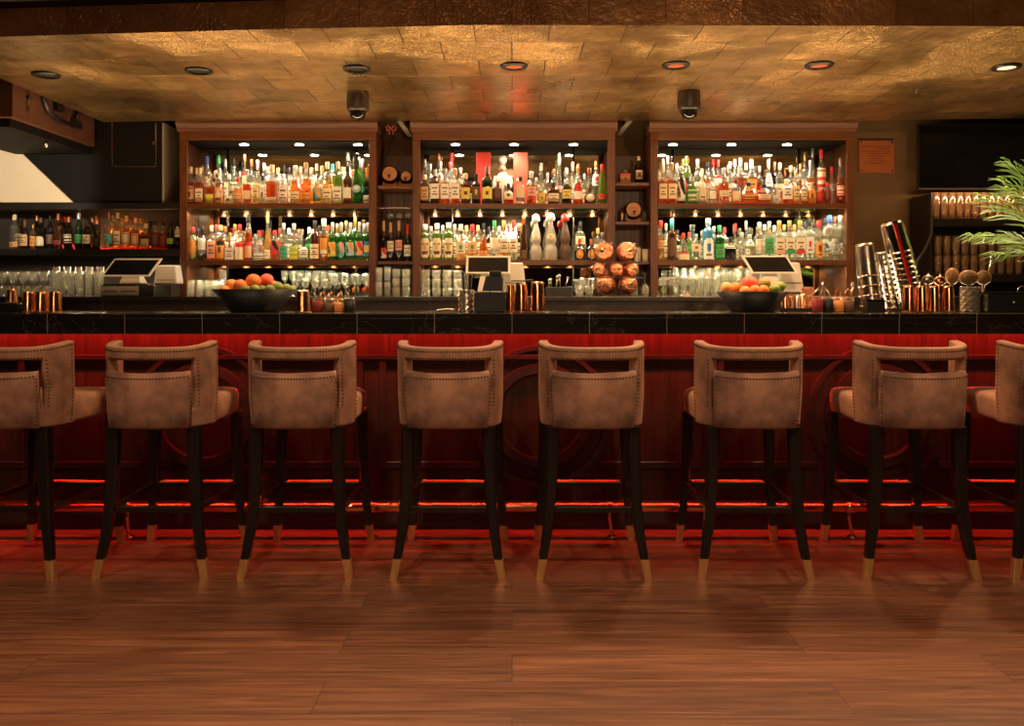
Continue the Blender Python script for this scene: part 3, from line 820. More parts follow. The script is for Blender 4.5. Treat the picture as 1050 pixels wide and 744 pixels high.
def label_mesh(prof, n, sx, sy, H, l0, l1, pat, mats, wide=1.0):
    NR, NC = 12, 12
    span = (R(62) if n < 3 else R(47)) * wide * (.72 if 'o' in pat and sy < sx * .9 else 1)
    mb = MB(); vs = []
    for i in range(NR + 1):
        f = l0 + (l1 - l0) * i / NR
        r = prof_r(prof, f)
        for j in range(NC + 1):
            a = -PI / 2 + span * (2 * j / NC - 1)
            c, s = math.cos(a), math.sin(a); q = (abs(c) ** n + abs(s) ** n) ** (-1 / n)
            vs.append((r * q * c * sx * 1.0 + .0006 * c, r * q * s * sy - .0010, f * H))
    mb.v = vs
    for i in range(NR):
        for j in range(NC):
            u, v = (j + .5) / NC * 2 - 1, (i + .5) / NR * 2 - 1
            if 'o' in pat and u * u + v * v > 1: continue
            if '8' in pat and abs(u) + abs(v) > 1.5: continue
            if 'h' in pat and v > .3 and u * u + ((v - .3) / .7) ** 2 > 1: continue
            m = 0
            if 'p' in pat and i in (8, 5, 3) and abs(u) < (.6 if i != 5 else .4): m = 1
            if 'm' in pat and (u / .42) ** 2 + ((v - .15) / .42) ** 2 < 1: m = 2
            if 'm' in pat and i == 2 and abs(u) < .55: m = 1
            if 'd' in pat and abs(u) < .35 and abs(v) < .28: m = 1
            if 'b' in pat and i >= 9: m = 2
            if 'B' in pat and i <= 2: m = 2
            if 's' in pat and i in (1, 2, 5, 6, 10): m = 2
            if 'k' in pat and (i in (1, 10) or j in (1, 10)): m = 2
            if 'a' in pat:
                w = math.sin(3.1 * u + 1.3) * .5 + math.sin(2.3 * v + 2.1 * u)
                if w > .55: m = 2
                elif w < -.75: m = 1
            mb.f.append((i * (NC + 1) + j, i * (NC + 1) + j + 1, (i + 1) * (NC + 1) + j + 1, (i + 1) * (NC + 1) + j)); mb.m.append(m); mb.sm.append(True)
    return mb.mesh('label', mats)

def bottle(x, y, z, H, W, shape, glass, cap, lab, l0, l1, pat, acc, text, group, name='liquor_bottle', ink='brown', rz=0, fill=None, foil=None, wide=1.0):
    prof, n, dr, lsp, _ = SH[shape]
    key = (round(H, 3), round(W, 3), shape, glass, cap, lab, l0, l1, pat, acc, foil)
    t = thing(name, text, 'bottle', (x, y, z), rz, group)
    if key not in mesh_cache:
        sx, sy = W / 2, W / 2 * dr
        if fill is None: fill = {'am': .60, 'rd': .58, 'yl': .6, 'br': .62}.get(glass, 2)
        upper = 'cl' if glass in ('am', 'rd', 'yl') else glass
        # split the profile at the fill level
        pr = list(prof)
        if fill < pr[-1][1]:
            fr = prof_r(prof, fill); k = next(i for i, p in enumerate(pr) if p[1] > fill); pr.insert(k, (fr, fill))
        mb = MB().lathe([(r, f * H) for r, f in pr], 18, n, sx, sy, mfn=lambda i: 0 if pr[i + 1][1] <= fill + 1e-6 else 1)
        body = mb.mesh('bottle_body', [G[glass], G[upper]])
        nr, ctop = prof[-1]; rn = nr * W / 2
        c0 = (ctop - .03) * H
        rc = max(rn * 1.13, .0095)
        if shape == 'cer':
            cp = [(rc * .98, c0), (rc * 1.75, c0 + .02 * H), (rc * 1.85, c0 + .06 * H), (rc * 1.5, H - .03 * H), (rc * .7, H)]
        elif foil:
            cp = [(rn * 1.06 + .001, (ctop - .13) * H), (rn * 1.06 + .001, H * .985), (rn * .8, H)]
        else:
            cp = [(rc * .96, c0), (rc, c0 + .004), (rc, H - .003), (rc * .86, H)]
        capm = MB().lathe(cp, 14).mesh('cap', [PM[cap]]) if cap != '-' else None
        labm = label_mesh(prof, n, sx, sy, H, l0 if l0 is not None else lsp[0], l1 if l1 is not None else lsp[1], pat, [PM[lab], PM[ink], PM[acc]], wide) if lab != '-' else None
        mesh_cache[key] = (body, capm, labm)
    body, capm, labm = mesh_cache[key]
    link('bottle_body', body, t)
    if capm: link('cap', capm, t)
    if labm: link('label', labm, t)
    return t

# x  top  width  shape glass cap label label-bottom label-top pattern accent   (pixels of a 1050 px wide view; '.' = the shape's own span)
T = {}
T['UL'] = ('left', 'upper', 209.3, {
'f': '''195.5 171 9 sq rd tan peach 207 191 dk brown
205 172 8.6 sq rd tan cream 207 193 p brown
215.3 178 10.4 std rd silver yellow 208 199 s lime
225 173 10 std am silver peach 207.5 192 pm cream
235 179 8.6 std cl white white 208 201 d black
244 182 8.4 std am red peach 207 198 p orange
253.5 174 9 std rd silver cream 204 192 b red
262.5 176 7.6 sq yl silver cream 206 192 p gold
269 180 7.2 flat cl black white 207 192 d black
279 169 11 sq rd tan cream 208 202 p tan
290.8 179 9.2 std am cream white 208 190 p cream
303 170 11 std am white cream 208 196 p orange
314 167 11 std am tan orange 208.5 197 p maroon
325.3 183 9 flat yl silver teal 206 193 a orange
335.8 166 10 std yl cream ivory 208 193 p black
346.2 166 9.8 std ol tan white 208 191 p silver
356.4 170 9 std br black white 206.5 192 B maroon
366 157 9.4 burg gr black sky 197 189.5 mo white
376.4 172 8 wine dg orange white 208 200 p white''',
'm': '''201 172 8 std am tan cream . . p brown
212.3 160 9.5 std cl blue ivory 192 181 p sky
224 159 9.6 sq cl green cream 186 174 Bd brown
246 176 8 std cl silver cream . . p red
251 158 10.5 std cl copper cream 191 176 b red
264.3 164 9.5 bell cl silver white 200 188 p black
274 171 8.5 std cl silver cream . . p gold
285 172 8 std cl tan grey 205 196 p silver
296 172 8.4 std cl black cream . . p red
308.5 171 8.6 std cl tan cream . . b red
319.6 172 8.6 std yl tan cream 193 181 p tan
330.4 170 8.6 std yl tan peach . . p brown
341 168 8.6 std cl teal white . . s red
351.3 171 8.6 std yl tan cream . . p brown
361.8 174 8.2 std am copper orange . . p brown
371.4 163 8.6 burg gr silver green 197 190 p white''',
'b': '''207 170 7.6 std am tan cream . . p brown
231 163 8 std cl silver cream . . p black
240 162 8 std cl black cream . . s black
258 163 8.6 std cl copper cream . . p red
271 167 8.6 std cl silver white . . p gold
291.3 169 8.6 bell cl black grey . . p silver
302 170 8.4 std yl tan cream . . p brown
314 170 8.4 std cl silver white . . p red
325 168 8.8 std yl tan orange . . p brown
346 168 8.6 std cl silver white . . p black
356.7 156 9 std am silver cream 185 170 p copper
368 160 8.6 wine dg silver white . . p gold'''})
T['LL'] = ('left', 'lower', 267.4, {
'f': '''198 233 9.6 std ol red orange 265 244.5 oB gold
207.6 232 8.8 wine dk black white 260 244 B grey
217 231 8.8 std am cream pink 264.5 246.5 pb peach
226.3 231 9 vodka am tan orange 265 247 db black
235.8 238 10 squat cl gold white 266 254 p red
246 230 10 std am red ivory 266 249 b red
254.8 219 8.2 slim rd black peach 264 248 bb red
265.8 236 11 bell cl red white 266.5 259 s black
281.8 236 9.6 std rd red red 261 246 a black
291 229 7.8 std cl silver green 264 252 s teal
301.5 229 9.4 std cl silver lime 266 252 s yellow
312 246 9.6 squat cl black white 264 253 p brown
323 226 10.4 std br black cream 265 250 p tan
332.3 224 8.4 slim am cream orange 260 244 B white
341 228 8.2 wine gr silver yellow 262.5 248 a orange
350.2 228 8.2 wine gr silver teal 264 248 ao pink
359.5 228 8.2 wine gr silver sky 262 248 a orange
368.6 228 8.2 wine gr silver peach 261.5 247.5 a red
377 228 7.6 wine gr silver yellow 262 247.5 bB blue''',
'm': '''202.5 234 8.4 std dk black cream . . p red
222 230 8.4 std rd red cream . . p red
231 232 8 std am copper cream . . p brown
241 230 8.4 std am copper white 256 243 p brown
262 240 8.4 std cl grey grey . . p silver
274.5 217 8 long yl tan cream . . p gold
287 234 8.2 std rd maroon red . . p black
296.4 234 8.4 sq cl white white . . p gold
306.5 235 8.2 std cl copper cream . . p brown
317 233 8.2 std gr silver green . . p white
327.5 231 8.2 std dk black black . . p gold
336.6 231 8.2 std ol red yellow . . p green
345.7 229 8 wine gr gold green . . p white
355 226 8 wine gr gold teal . . p white
364.2 221 8 wine gr gold green . . p cream
373.2 229 8 wine gr silver teal . . p white'''})
T['UM'] = ('middle', 'upper', 209.3, {
'f': '''435.6 179 9.2 sq br cream tan 205.5 191 p cream
446 174 9.4 sq br silver white 203.5 188 p white
456.4 173 9.4 sq rd silver white 203.5 188 p white
467 173 9.4 sq rd tan white 203.5 188 p white
477.6 178 10 std br tan yellow 203.5 192 d gold
488.3 178 8.6 sq dk black brown 204 191 m tan
499.6 171 10.8 sq dg brown yellow 203.5 192 d gold
510.6 186 8.6 flat dk maroon brown 206 191 k maroon
521.4 188 10.6 squat rd black ivory 204.5 195 d red
533.6 181 9.6 std cl black cream 205.5 192.5 B grey
545 176 9.6 sq rd silver pink 200.5 191 p orange
555.6 188 9.4 sq yl silver gold 206 200 m brown
567.6 187 12 flat br black ivory 206.5 198 p gold
581 184 10.2 flat dk silver yellow 203.5 194 p white
592.6 171 10.6 bell rd tan white 204 193 b red
605 188 12.4 tear br brown ivory 206.5 198.5 o tan
617.6 168 9.8 long ol red red 203.5 198.5 p red''',
'm': '''441 168 8.6 std cl silver cream . . p gold
451.4 166 8.8 std am silver cream 187 176 mo brown
462 166 9.6 std cl red white . . p cream
472.5 172 8.6 std cl silver cream . . p gold
482.9 186 7.6 std br black cream . . p brown
550 182 8.2 std cl silver white . . p gold
561.5 177 8.6 tear cl silver cream . . p gold
573.2 157 8 long cl white pink 197 190 p red
587.2 166 9.4 bell cl tan white . . p cream
599.6 178 7.6 std cl silver cream . . p gold
611.5 165 9.2 std cl gold white 190 178 m red''',
'b': '''435.5 163 9 sq cl silver white . . p silver
449.8 157 9 std cl copper white . . p tan
463.4 157 9.4 std cl red white . . p silver
555.2 167 11 bell cl white silver . . p grey
568 173 8.4 std am copper cream . . p orange
581 172 8.4 std cl silver white . . p silver
592.8 168 8.6 std cl copper white . . p cream
603.6 172 8.4 long cl maroon cream . . p red'''})
T['LM'] = ('middle', 'lower', 267.4, {
'f': '''436 230 10 vodka ol white ivory 264 244 8pm tan
448.2 229 10 vodka ol white ivory 264 244 8pm peach
460 228 10 vodka ol white ivory 264 244 8pm gold
472.6 230 10.4 sq yl cream ivory 260 248 m green
484.3 230 10 sq yl red peach 259.5 248 m green
495.8 229 9.4 bell am black orange 264 257 p gold
507 226 9.4 std cl green ivory 258.5 244 B silver
516.8 226 9.2 std yl orange ivory 258.5 244 p tan
526.4 226 9.2 std cl red ivory 258.5 244 p red
537 221 9.2 long br copper brown 265 256 p orange
549.6 219.5 12 cer wh white cream . . mo tan
564.6 218.5 14 cer wh white cream . . mo gold
579.4 219 12.4 cer bz red brown . . mo brown
594.4 245 11.2 squat dk red orange 265 255.5 mo yellow
606.4 245 11.2 squat dk copper orange 265 255.5 mo yellow
617.6 238 9 std cl grey silver . . p white''',
'm': '''442 232 8.4 std yl silver cream . . p gold
454 231 8.4 std yl silver cream . . p gold
466.3 230 8.4 std cl silver cream . . p gold
478.4 231 8.4 std yl tan cream . . p gold
490 231 8.2 std am tan cream . . p gold
501.6 232 8 std dk black cream . . p gold
511.8 232 7.6 std cl silver cream . . p gold
521.6 231 7.6 std yl red cream . . p gold
532 229 8 slim br copper cream . . p gold
595 227 11 flat cl black cream 250 242 p red
613 234 8.2 std cl orange white . . p orange'''})
T['UR'] = ('right', 'upper', 209.3, {
'f': '''679.6 170 8.8 sq rd cream cream 203.5 188 p brown
689 167 8.8 sq rd tan cream 203.5 188 p brown
698.6 171 8.4 std dk silver white 206 186 a black
709.5 181 10.4 std ol silver green 207 193 sp cream
720 173 8.4 bell wh ivory ivory 206 186 m cream
730 182 10 std cl silver white 206 193 hk brown
742 172 10.8 std rd silver ivory 201 195 p orange
754.6 184 9.6 std rd maroon cream 206 192 b grey
767.6 187 13.6 flat rd black orange 206 198 s maroon
783.2 189 14.2 flat rd black cream 205 199 p maroon
795.3 189 6.8 std cl silver white 207 200 p white
806.4 184 11 sq rd cream white 204 189 p red
816.3 176 7 std am tan cream 206 190 p brown
824 186 7.2 std am white ivory 206 190 p red
832.4 188 8 flat am silver orange 208 193 d brown
840.6 189 7 std rd red red 206 194 p orange
848.4 187 7 std rd red maroon 206 194 p red
861.6 162 9.6 bell rd silver cream 200 190 s red''',
'm': '''684.4 160 8.4 std rd silver cream . . p red
694 168 8 std cl silver cream . . p black
704.5 160 9 std ol gold red 197 182 a black
715.3 163 8.4 std cl silver cream . . p red
725.4 166 8.4 std am black pink . . p black
736 164 8.6 std am red white 190 180 b red
748.4 166 8.6 std cl silver cream . . p black
759.4 162 8.6 std rd white maroon . . p red
770.6 163 9 sq am white orange 200 184 p yellow
778.8 170 6.4 std rd silver red . . p white
788 163 10.6 bell cl silver white 191 177 p grey
799.4 167 8.6 std cl cream cream . . p tan
811 170 8.4 std am tan cream . . p brown
821 168 8.6 std rd copper maroon . . d black
831 164 8.4 std am silver cream . . s red
842 153 9.2 std am red cream 194 172 s red
853 171 11.6 bell pk red silver 195 188 p grey''',
'b': '''680 163 8 std rd cream cream . . p red
700.8 163 8 std cl gold cream . . p red
731 163 8.4 std cl red cream . . p red
753.6 163 8.4 std cl white cream . . p red
765.2 167 8.4 std yl white yellow . . p orange
794.2 166 7 std dk copper black . . p silver
825.5 156 8.4 std cl gold cream . . p gold
833.3 152 6.8 std cl silver cream . . p red'''})
T['LR'] = ('right', 'lower', 267.4, {
'f': '''677.4 226 7 slim yl red peach 254.5 246.5 p orange
689 224 9.6 wine br teal brown 262 244 p silver
700.6 239 12 bell cl red ivory 266 258.5 b red
713.6 240 11 flat cl silver ivory 257.5 250 d tan
726 224 11.2 vodka bu silver white 265.5 244 hm blue
737.6 231 9.4 sq gr green green 264 250 p lime
749 243 11.4 squat nv black cream 254.5 247 s black
760.4 238 6.6 slim cl silver silver . . p grey
768.6 240 9.4 std cl silver white 252 243.5 d grey
778.6 228 9.6 std cl silver ivory 260 245 s silver
788.8 227 9.4 std cl silver green 260 244 bp green
799 226 9.8 sq cl gold ivory 260 244 pB peach
809.6 226 9.8 sq cl gold ivory 260 244 pB green
820 226 9.8 sq cl gold ivory 260 244 pB red
829.6 224 8.6 sq cl black white 259.5 243 m red
839.4 226 9.2 std cl red orange 264.5 247 mo brown
850.4 221 10.6 vodka cl blue sky 256 247.5 a white
861.8 221 10.8 vodka cl silver silver 253.5 249.5 p grey''',
'm': '''683 229 7 std yl tan cream . . p green
694.5 236 8 std dg black cream . . p gold
707 238 8 std ol red green . . p white
719.8 237 8 std cl silver cream . . p gold
732 232 8 std cl silver silver . . p grey
743 233 8 std cl red cream . . p red
748.8 0 0 - - - - . . - -
754 229 8.4 tear cl red cream . . p red
765 226 8.4 tear cl silver cream . . p gold
783.8 230 8 std cl silver white . . p gold
793.8 231 8 std cl silver white . . p gold
804 230 8 std cl gold white . . p gold
814.6 230 8 std cl gold white . . p gold
825 227 8 std cl black white . . p red
834.6 227 7.6 std cl black white . . p red
845 224 8.4 std cl black white . . p gold
856 222 8.4 vodka cl brown white . . p gold'''})
ROWY = {'f': 5.768, 'm': 5.862, 'b': 5.947}
ROWN = {'f': 'front', 'm': 'middle', 'b': 'back'}
ZSH = {'upper': ZU + .0012, 'lower': ZL + .0012}

def parse(txt):
    out = []
    for ln in txt.strip().split('\n'):
        a = ln.split()
        if a[3] == '-': continue
        out.append((float(a[0]), float(a[1]), float(a[2]), a[3], a[4], a[5], a[6], None if a[7] == '.' else float(a[7]), None if a[8] == '.' else float(a[8]), a[9], a[10]))
    return sorted(out)

def row_of_bottles(rows, y, z, base_px, where, group, name='liquor_bottle'):
    pos = []
    for r in rows:
        d = y; pos.append([PX(r[0], d), r[2] * d / F])
    # neighbours never touch
    for i in range(len(pos) - 1):
        gap = pos[i + 1][0] - pos[i][0] - (pos[i][1] + pos[i + 1][1]) / 2
        if gap < .0015:
            k = (pos[i + 1][0] - pos[i][0] - .0015) / ((pos[i][1] + pos[i + 1][1]) / 2)
            pos[i][1] *= k; pos[i + 1][1] *= k
    for i, r in enumerate(rows):
        x, w = pos[i]
        H = PZ(r[1], y) - z
        l0 = l1 = None
        if r[7] is not None:
            yf = y - w / 2 * SH[r[3]][2]
            l0 = max(.02, (PZ(r[7], yf) - z) / H); l1 = min(.8, (PZ(r[8], yf) - z) / H)
        gw = GW[r[4]]; shp = SH[r[3]][4]
        txt = f"{r[5]}-capped {gw} {shp} bottle, {r[6]} label, {ORD[i]} from left, {where}"
        bottle(x, y, z, H, w, r[3], r[4], r[5], r[6], l0, l1, r[9], r[10], txt, group, name, foil=(r[3] in ('wine', 'burg', 'long')))

for key, (cab, lev, bpx, rows) in T.items():
    for rk, txt in rows.items():
        row_of_bottles(parse(txt), ROWY[rk], ZSH[lev], bpx, f"{lev} shelf {ROWN[rk]} row, {cab} cabinet", f"bottles on the {lev} shelf of the {cab} cabinet")

# dim bottles on the ledge under the bulkhead
T2 = '''15 220 9 std cl cream orange 253 248 p peach
25.5 225 8.6 burg dk brown tan 252 240 p cream
34 230 6.6 std am copper orange 252 242 p red
42 223 9 std dk brown ivory 252 242 h gold
51.5 221 7.6 std dk black brown 250 240 p grey
60 219 8.6 sq br copper maroon 251 246 p brown
70.6 222 8.6 sq dk copper ivory 249 240 sk black
80.8 218 7 slim dg silver green 249 240 p silver
89.6 224 9 wine dk black cream 249.5 240.5 p tan
99 221 8.4 burg dk copper black . . p brown
111.6 217 9 std cl copper teal 250 240 p peach
120.6 218 8 std yl tan cream . . p brown
129.6 221 9 std yl orange cream 251 238 k copper
139 223 8.4 std am orange peach . . k copper
149.6 229 9 sq am tan tan 253 242 b black
159 226 8 std rd black brown . . p red
167 227 7.4 std rd black maroon . . p red
175 228 7.6 wine dk black lime 250 244 p green
182.5 226 6.6 wine dk black ivory 243 232 p white'''
row_of_bottles(parse(T2), 5.80, ZN + .0012, 254, 'dim ledge left of cabinets', 'bottles on the dark ledge')
T2B = '''20.5 223 7.6 std br black cream . . p brown
38 221 7.6 std dk copper brown . . p tan
56 224 7.6 std cl silver cream . . p gold
65.5 222 7.4 std dk red tan . . p brown
94.5 223 7.6 std br copper cream . . p red
116 221 7.6 std yl tan cream . . p brown
125 223 7.4 std am orange ivory . . p brown
134.5 220 7.6 std yl copper peach . . p brown
144.5 224 7.6 std am orange cream . . p red
154.5 226 7.2 std br black ivory . . p gold'''
row_of_bottles(parse(T2B), 5.872, ZN + .0012, 254, 'back row, dim ledge left of cabinets', 'bottles on the dark ledge')
# wine in the narrow bay
T3 = '''393.4 226 7.4 wine dk tan white 264.5 254 ab red
400.6 228 7.8 wine dk tan ivory 257.5 247 p cream
409.2 226 7.8 wine dk tan pink 256.5 246 p red
418 230 7.8 wine dk red white 262.5 251 p tan'''
row_of_bottles(parse(T3), 5.80, ZB1[1] + .0012, 267, 'barrel bay', 'wine bottles in the barrel bay', 'wine_bottle')
x, y = PX(655, 5.82), 5.82; z = ZB2[0] + .0012
bottle(x, y, z, PZ(160, y) - z, .055, 'std', 'dk', 'cream', 'cream', .15, .48, 'pd', 'brown', 'dark bottle with cream label beside the red-topped box in the mug rack bay', None)
# ------------------------------------------------------------------ other things on the cabinet shelves
z = ZU + .0012; y = 5.945
def gift_box(px0, px1, ptop, mat, lb, emblem):
    x0, x1 = PX(px0, y), PX(px1, y); h = PZ(ptop, y) - z; w = x1 - x0
    t = thing('gift_box', lb, 'box', ((x0 + x1) / 2, y, z), 0, 'tall gift boxes in the middle cabinet')
    part('box_body', MB().box(-w / 2, w / 2, -.035, .045, 0, h * .985), mat, t, bevel=.002)
    part('box_lid', MB().box(-w / 2 - .0012, w / 2 + .0012, -.0362, .0462, h * .93, h), mat, t, bevel=.002)
    if emblem: part('emblem', MB().lathe([(.009, 0), (.009, .001)], 14).xform(Matrix.Translation((-w * .22, -.0352, h * .5)) @ Matrix.Rotation(R(90), 4, 'X')), PM['ivory'], t)
gift_box(488.6, 503, 157, M['redbox'], 'tall red gift box beside the white chef figurine, nearer the dark square bottles', False)
gift_box(526.6, 541, 157, M['pinkbox'], 'tall salmon gift box with a pale dot, beside the chef figurine', True)
# figurine of a cook
x = PX(515.4, y); k = (PZ(160, y) - z)
t = thing('chef_figurine', 'white chef figurine in tall hat standing between the two gift boxes', 'figurine', (x, y, z))
mb = MB().lathe([(.040, 0), (.046, .01), (.050, k * .30), (.054, k * .42), (.058, k * .52), (.050, k * .60), (.030, k * .66), (.018, k * .69)], 20, 2, 1, .68)
part('jacket', mb, M['wick'], t)
for s in (-1, 1):
    part('sleeve', MB().tube([(s * .046, 0, k * .59), (s * .062, -.008, k * .48), (s * .056, -.026, k * .38), (s * .030, -.042, k * .40)], [.019, .017, .015, .012], 10), M['wick'], t)
    part('hand', MB().ball((s * .024, -.046, k * .405), .010, 10, 6), M['skin'], t)
hd = part('head', MB().ball((0, -.002, k * .755), .0245, 16, 12, (.9, .95, 1.25)).ball((0, -.026, k * .75), .0055, 8, 6)
          .ball((-.023, 0, k * .755), .006, 8, 6).ball((.023, 0, k * .755), .006, 8, 6), M['skin'], t)
part('eyes', MB().ball((-.009, -.0225, k * .772), .0030, 8, 6).ball((.009, -.0225, k * .772), .0030, 8, 6), M['blackplastic'], hd)
part('moustache', MB().tube([(-.012, -.0225, k * .722), (0, -.0265, k * .730), (.012, -.0225, k * .722)], .0026, 6), PM['brown'], hd)
part('chef_hat', MB().lathe([(.0225, k * .82), (.0235, k * .87), (.030, k * .89), (.031, k * .94), (.022, k * .985), (.006, k)], 18), M['wick'], t)
part('goblet', MB().lathe([(.008, 0), (.002, .004), (.002, .018), (.010, .026), (.012, .040)], 12, ctr=(-.022, -.058, k * .41)), PM['gold'], t)

# ------------------------------------------------------------------ barrels, box, cups in the bays
def barrel(px, zt, lb, r=.058):
    yy = 5.83; x = PX(px, yy)
    t = thing('mini_barrel', lb, 'barrel', (x, yy, zt), 0, 'mini oak barrels in the open bays')
    L = .13; zc_ = .026 + r
    prof = [(r * .90, -L / 2), (r * .98, -L / 4), (r * 1.0, 0), (r * .98, L / 4), (r * .90, L / 2)]
    rot = Matrix.Translation((0, 0, zc_)) @ Matrix.Rotation(R(90), 4, 'X')
    part('staves', MB().lathe(prof, 24, caps=False).xform(rot), M['cabwood'], t)
    part('barrel_end', MB().lathe([(r * .86, L / 2 - .010), (r * .86, L / 2 - .006)], 24).xform(rot), M['woodlight'], t)
    for zz in (-L / 2 + .006, -L / 4, L / 4, L / 2 - .006):
        rr = r * (.905 if abs(zz) > .04 else .99)
        part('hoop', MB().lathe([(rr + .001, zz - .006), (rr + .003, zz - .005), (rr + .003, zz + .005), (rr + .001, zz + .006)], 24, caps=False).xform(rot), M['blackplastic'], t)
    part('spigot', MB().tube([(0, -L / 2 - .002, zc_ - .018), (0, -L / 2 - .03, zc_ - .020), (0, -L / 2 - .03, zc_ - .036)], .006, 8).box(-.012, .012, -L / 2 - .034, -L / 2 - .026, zc_ - .016, zc_ - .010), M['blackplastic'], t)
    mb = MB()
    for s in (-1, 1):
        a = s * .040
        mb.prism([(-.050, 0), (.050, 0), (.050, .034), (.030, .020), (0, .0135), (-.030, .020), (-.050, .034)], 'y', a - .010, a + .010)
    part('cradle', mb, M['woodlight'], t)
barrel(400.8, ZB1[0] + .001, 'mini oak barrel with reddish end, wholly visible above the wine bottles')
barrel(417.2, ZB1[0] + .001, 'mini oak barrel against the middle cabinet post above the wine bottles', .040)
barrel(648.5, ZB2[1] + .001, 'mini oak barrel on the second shelf of the mug rack bay')
yy = 5.80; zt = ZB2[0] + .001
t = thing('keepsake_box', 'small wooden box with red band and dark domed top, mug rack bay', 'box', (PX(640.5, yy), yy, zt))
part('box_body', MB().box(-.036, .036, -.04, .04, 0, .048), M['woodlight'], t, bevel=.003)
part('red_band', MB().box(-.0365, .0365, -.0405, .0405, .048, .064), M['redbox'], t)
part('domed_top', MB().ball((0, 0, .064), .036, 16, 10, (1, 1, 1.15)), M['glass'], t)
part('clasp', MB().box(-.006, .006, -.044, -.04, .02, .034), M['blackplastic'], t)

# ------------------------------------------------------------------ glassware
def stem_glass_mesh(h, r, kind):
    p = {'wine': [(.70, 0), (.72, .01), (.16, .03), (.09, .06), (.085, .42), (.30, .47), (.82, .56), (1.0, .70), (.95, .85), (.80, 1.0), (.77, 1.0), (.92, .85), (.97, .70), (.78, .57), (.20, .49)],
         'coupe': [(.66, 0), (.68, .012), (.16, .035), (.08, .08), (.08, .52), (.35, .56), (.85, .66), (1.0, .82), (1.0, 1.0), (.97, 1.0), (.96, .83), (.80, .68), (.2, .59)],
         'flute': [(.80, 0), (.82, .01), (.2, .04), (.12, .08), (.12, .18), (.45, .24), (.85, .40), (1, .62), (.92, 1), (.88, 1), (.95, .62), (.80, .41), (.2, .26)],
         'rocks': [(.70, 0), (.76, .03), (.80, .14), (.95, .45), (1.0, 1.0), (.94, 1.0), (.86, .40), (.66, .16), (.2, .15)],
         'ripple': [(.70, 0), (.74, .01), (.80, .10), (.70, .16), (.86, .30), (.78, .40), (.92, .55), (.86, .65), (1.0, .85), (1.0, 1.0), (.95, 1.0), (.95, .85), (.8, .6), (.7, .2), (.2, .12)],
         'tall': [(.70, 0), (.74, .02), (.78, .12), (.90, .5), (1.0, 1.0), (.95, 1.0), (.84, .5), (.66, .13), (.2, .12)],
         'snifter': [(.60, 0), (.62, .012), (.15, .04), (.10, .08), (.10, .22), (.45, .28), (.9, .42), (1, .58), (.9, .80), (.68, 1.0), (.65, 1.0), (.86, .80), (.96, .58), (.85, .43), (.2, .32)]}[kind]
    return MB().lathe([(a * r, b * h) for a, b in p], 16)
gl_cache = {}
def glass(kind, x, y, z, h, r, lb, group, mat='glass', flip=False, name=None):
    key = (kind, round(h, 3), round(r, 3), mat)
    if key not in gl_cache: gl_cache[key] = stem_glass_mesh(h, r, kind).mesh(kind + '_glass', [M[mat]])
    nm = name or {'wine': 'wine_glass', 'coupe': 'coupe_glass', 'flute': 'flute_glass', 'rocks': 'rocks_glass', 'ripple': 'rippled_glass', 'tall': 'tumbler_glass', 'snifter': 'snifter_glass'}[kind]
    o = link(nm, gl_cache[key], None, (x, y, z + (h if flip else 0)), (PI if flip else 0, 0, 0))
    return tag(o, lb, 'glass', group)

def glass_row(kind, px0, px1, n, y, ptop, r_px, where, group, z=None, mat='glass', flip=False):
    z = (ZC + .0008) if z is None else z
    h = PZ(ptop, y) - z; r = r_px * y / F
    for i in range(n):
        px = px0 + (px1 - px0) * i / max(n - 1, 1)
        lb = f"clear {kind if kind != 'tall' else 'tumbler'} glass, {ORD[i]} from left, {where}"
        glass(kind, PX(px, y), y, z, h, r, lb, group, mat, flip)
# beside the till drawer
glass_row('coupe', 3, 45, 5, 5.45, 278.5, 4.6, 'front row behind the copper tumblers at the bar end', 'coupes at the bar end')
glass_row('rocks', -2, 47, 6, 5.33, 293, 4.0, 'low row below the coupes at the bar end', 'low glasses at the bar end')
glass_row('ripple', 54.5, 100, 6, 5.42, 278, 3.9, 'rippled row beside the till drawer', 'rippled glasses beside the till')
glass_row('flute', 58, 103, 5, 5.56, 273.5, 3.7, 'back row behind the rippled glasses by the till', 'flutes behind the rippled glasses')
# under the cabinet with the green bottles
glass_row('rocks', 196, 233, 5, 5.62, 289, 3.7, 'front row behind the orange bowl', 'low glasses in the left cabinet')
glass_row('rocks', 197, 236, 6, 5.80, 287, 3.3, 'second row behind the orange bowl', 'low glasses in the left cabinet')
glass_row('coupe', 292, 340, 7, 5.86, 277.5, 3.5, 'back row above the garnish jars', 'coupes in the left cabinet')
glass_row('wine', 303, 333, 4, 5.66, 286, 3.6, 'middle row above the garnish jars', 'wine glasses in the left cabinet')
glass_row('wine', 343, 375, 4, 5.77, 280, 4.1, 'taller row beside the barrel bay', 'wine glasses in the left cabinet')
# stacked glasses below the wine and beside the tablet
def stacks(kind, pxs, y, tiers, base_top, r_px, where, group, hpx):
    for k in range(tiers):
        for i, px in enumerate(pxs):
            h = hpx * y / F; z = ZC + .0008 + k * (h + .0006)
            glass(kind, PX(px, y), y, z, h, r_px * y / F, f"clear {'tumbler' if kind == 'tall' else kind} glass, {ORD[i]} from left, {['bottom', 'middle', 'top'][k] if tiers == 3 else ['bottom', 'top'][k]} tier, {where}", group)
stacks('tall', (388.8, 397.3), 5.60, 2, 0, 3.8, 'below the wine bottles', 'stacked glasses below the wine', 14.6)
stacks('rocks', (406.3, 416.3), 5.60, 3, 0, 4.4, 'below the wine bottles', 'stacked glasses below the wine', 9.2)
stacks('rocks', (436.5, 447.6, 458.7, 469.4), 5.62, 3, 0, 5.0, 'beside the middle tablet', 'stacked glasses below the middle cabinet', 9.0)
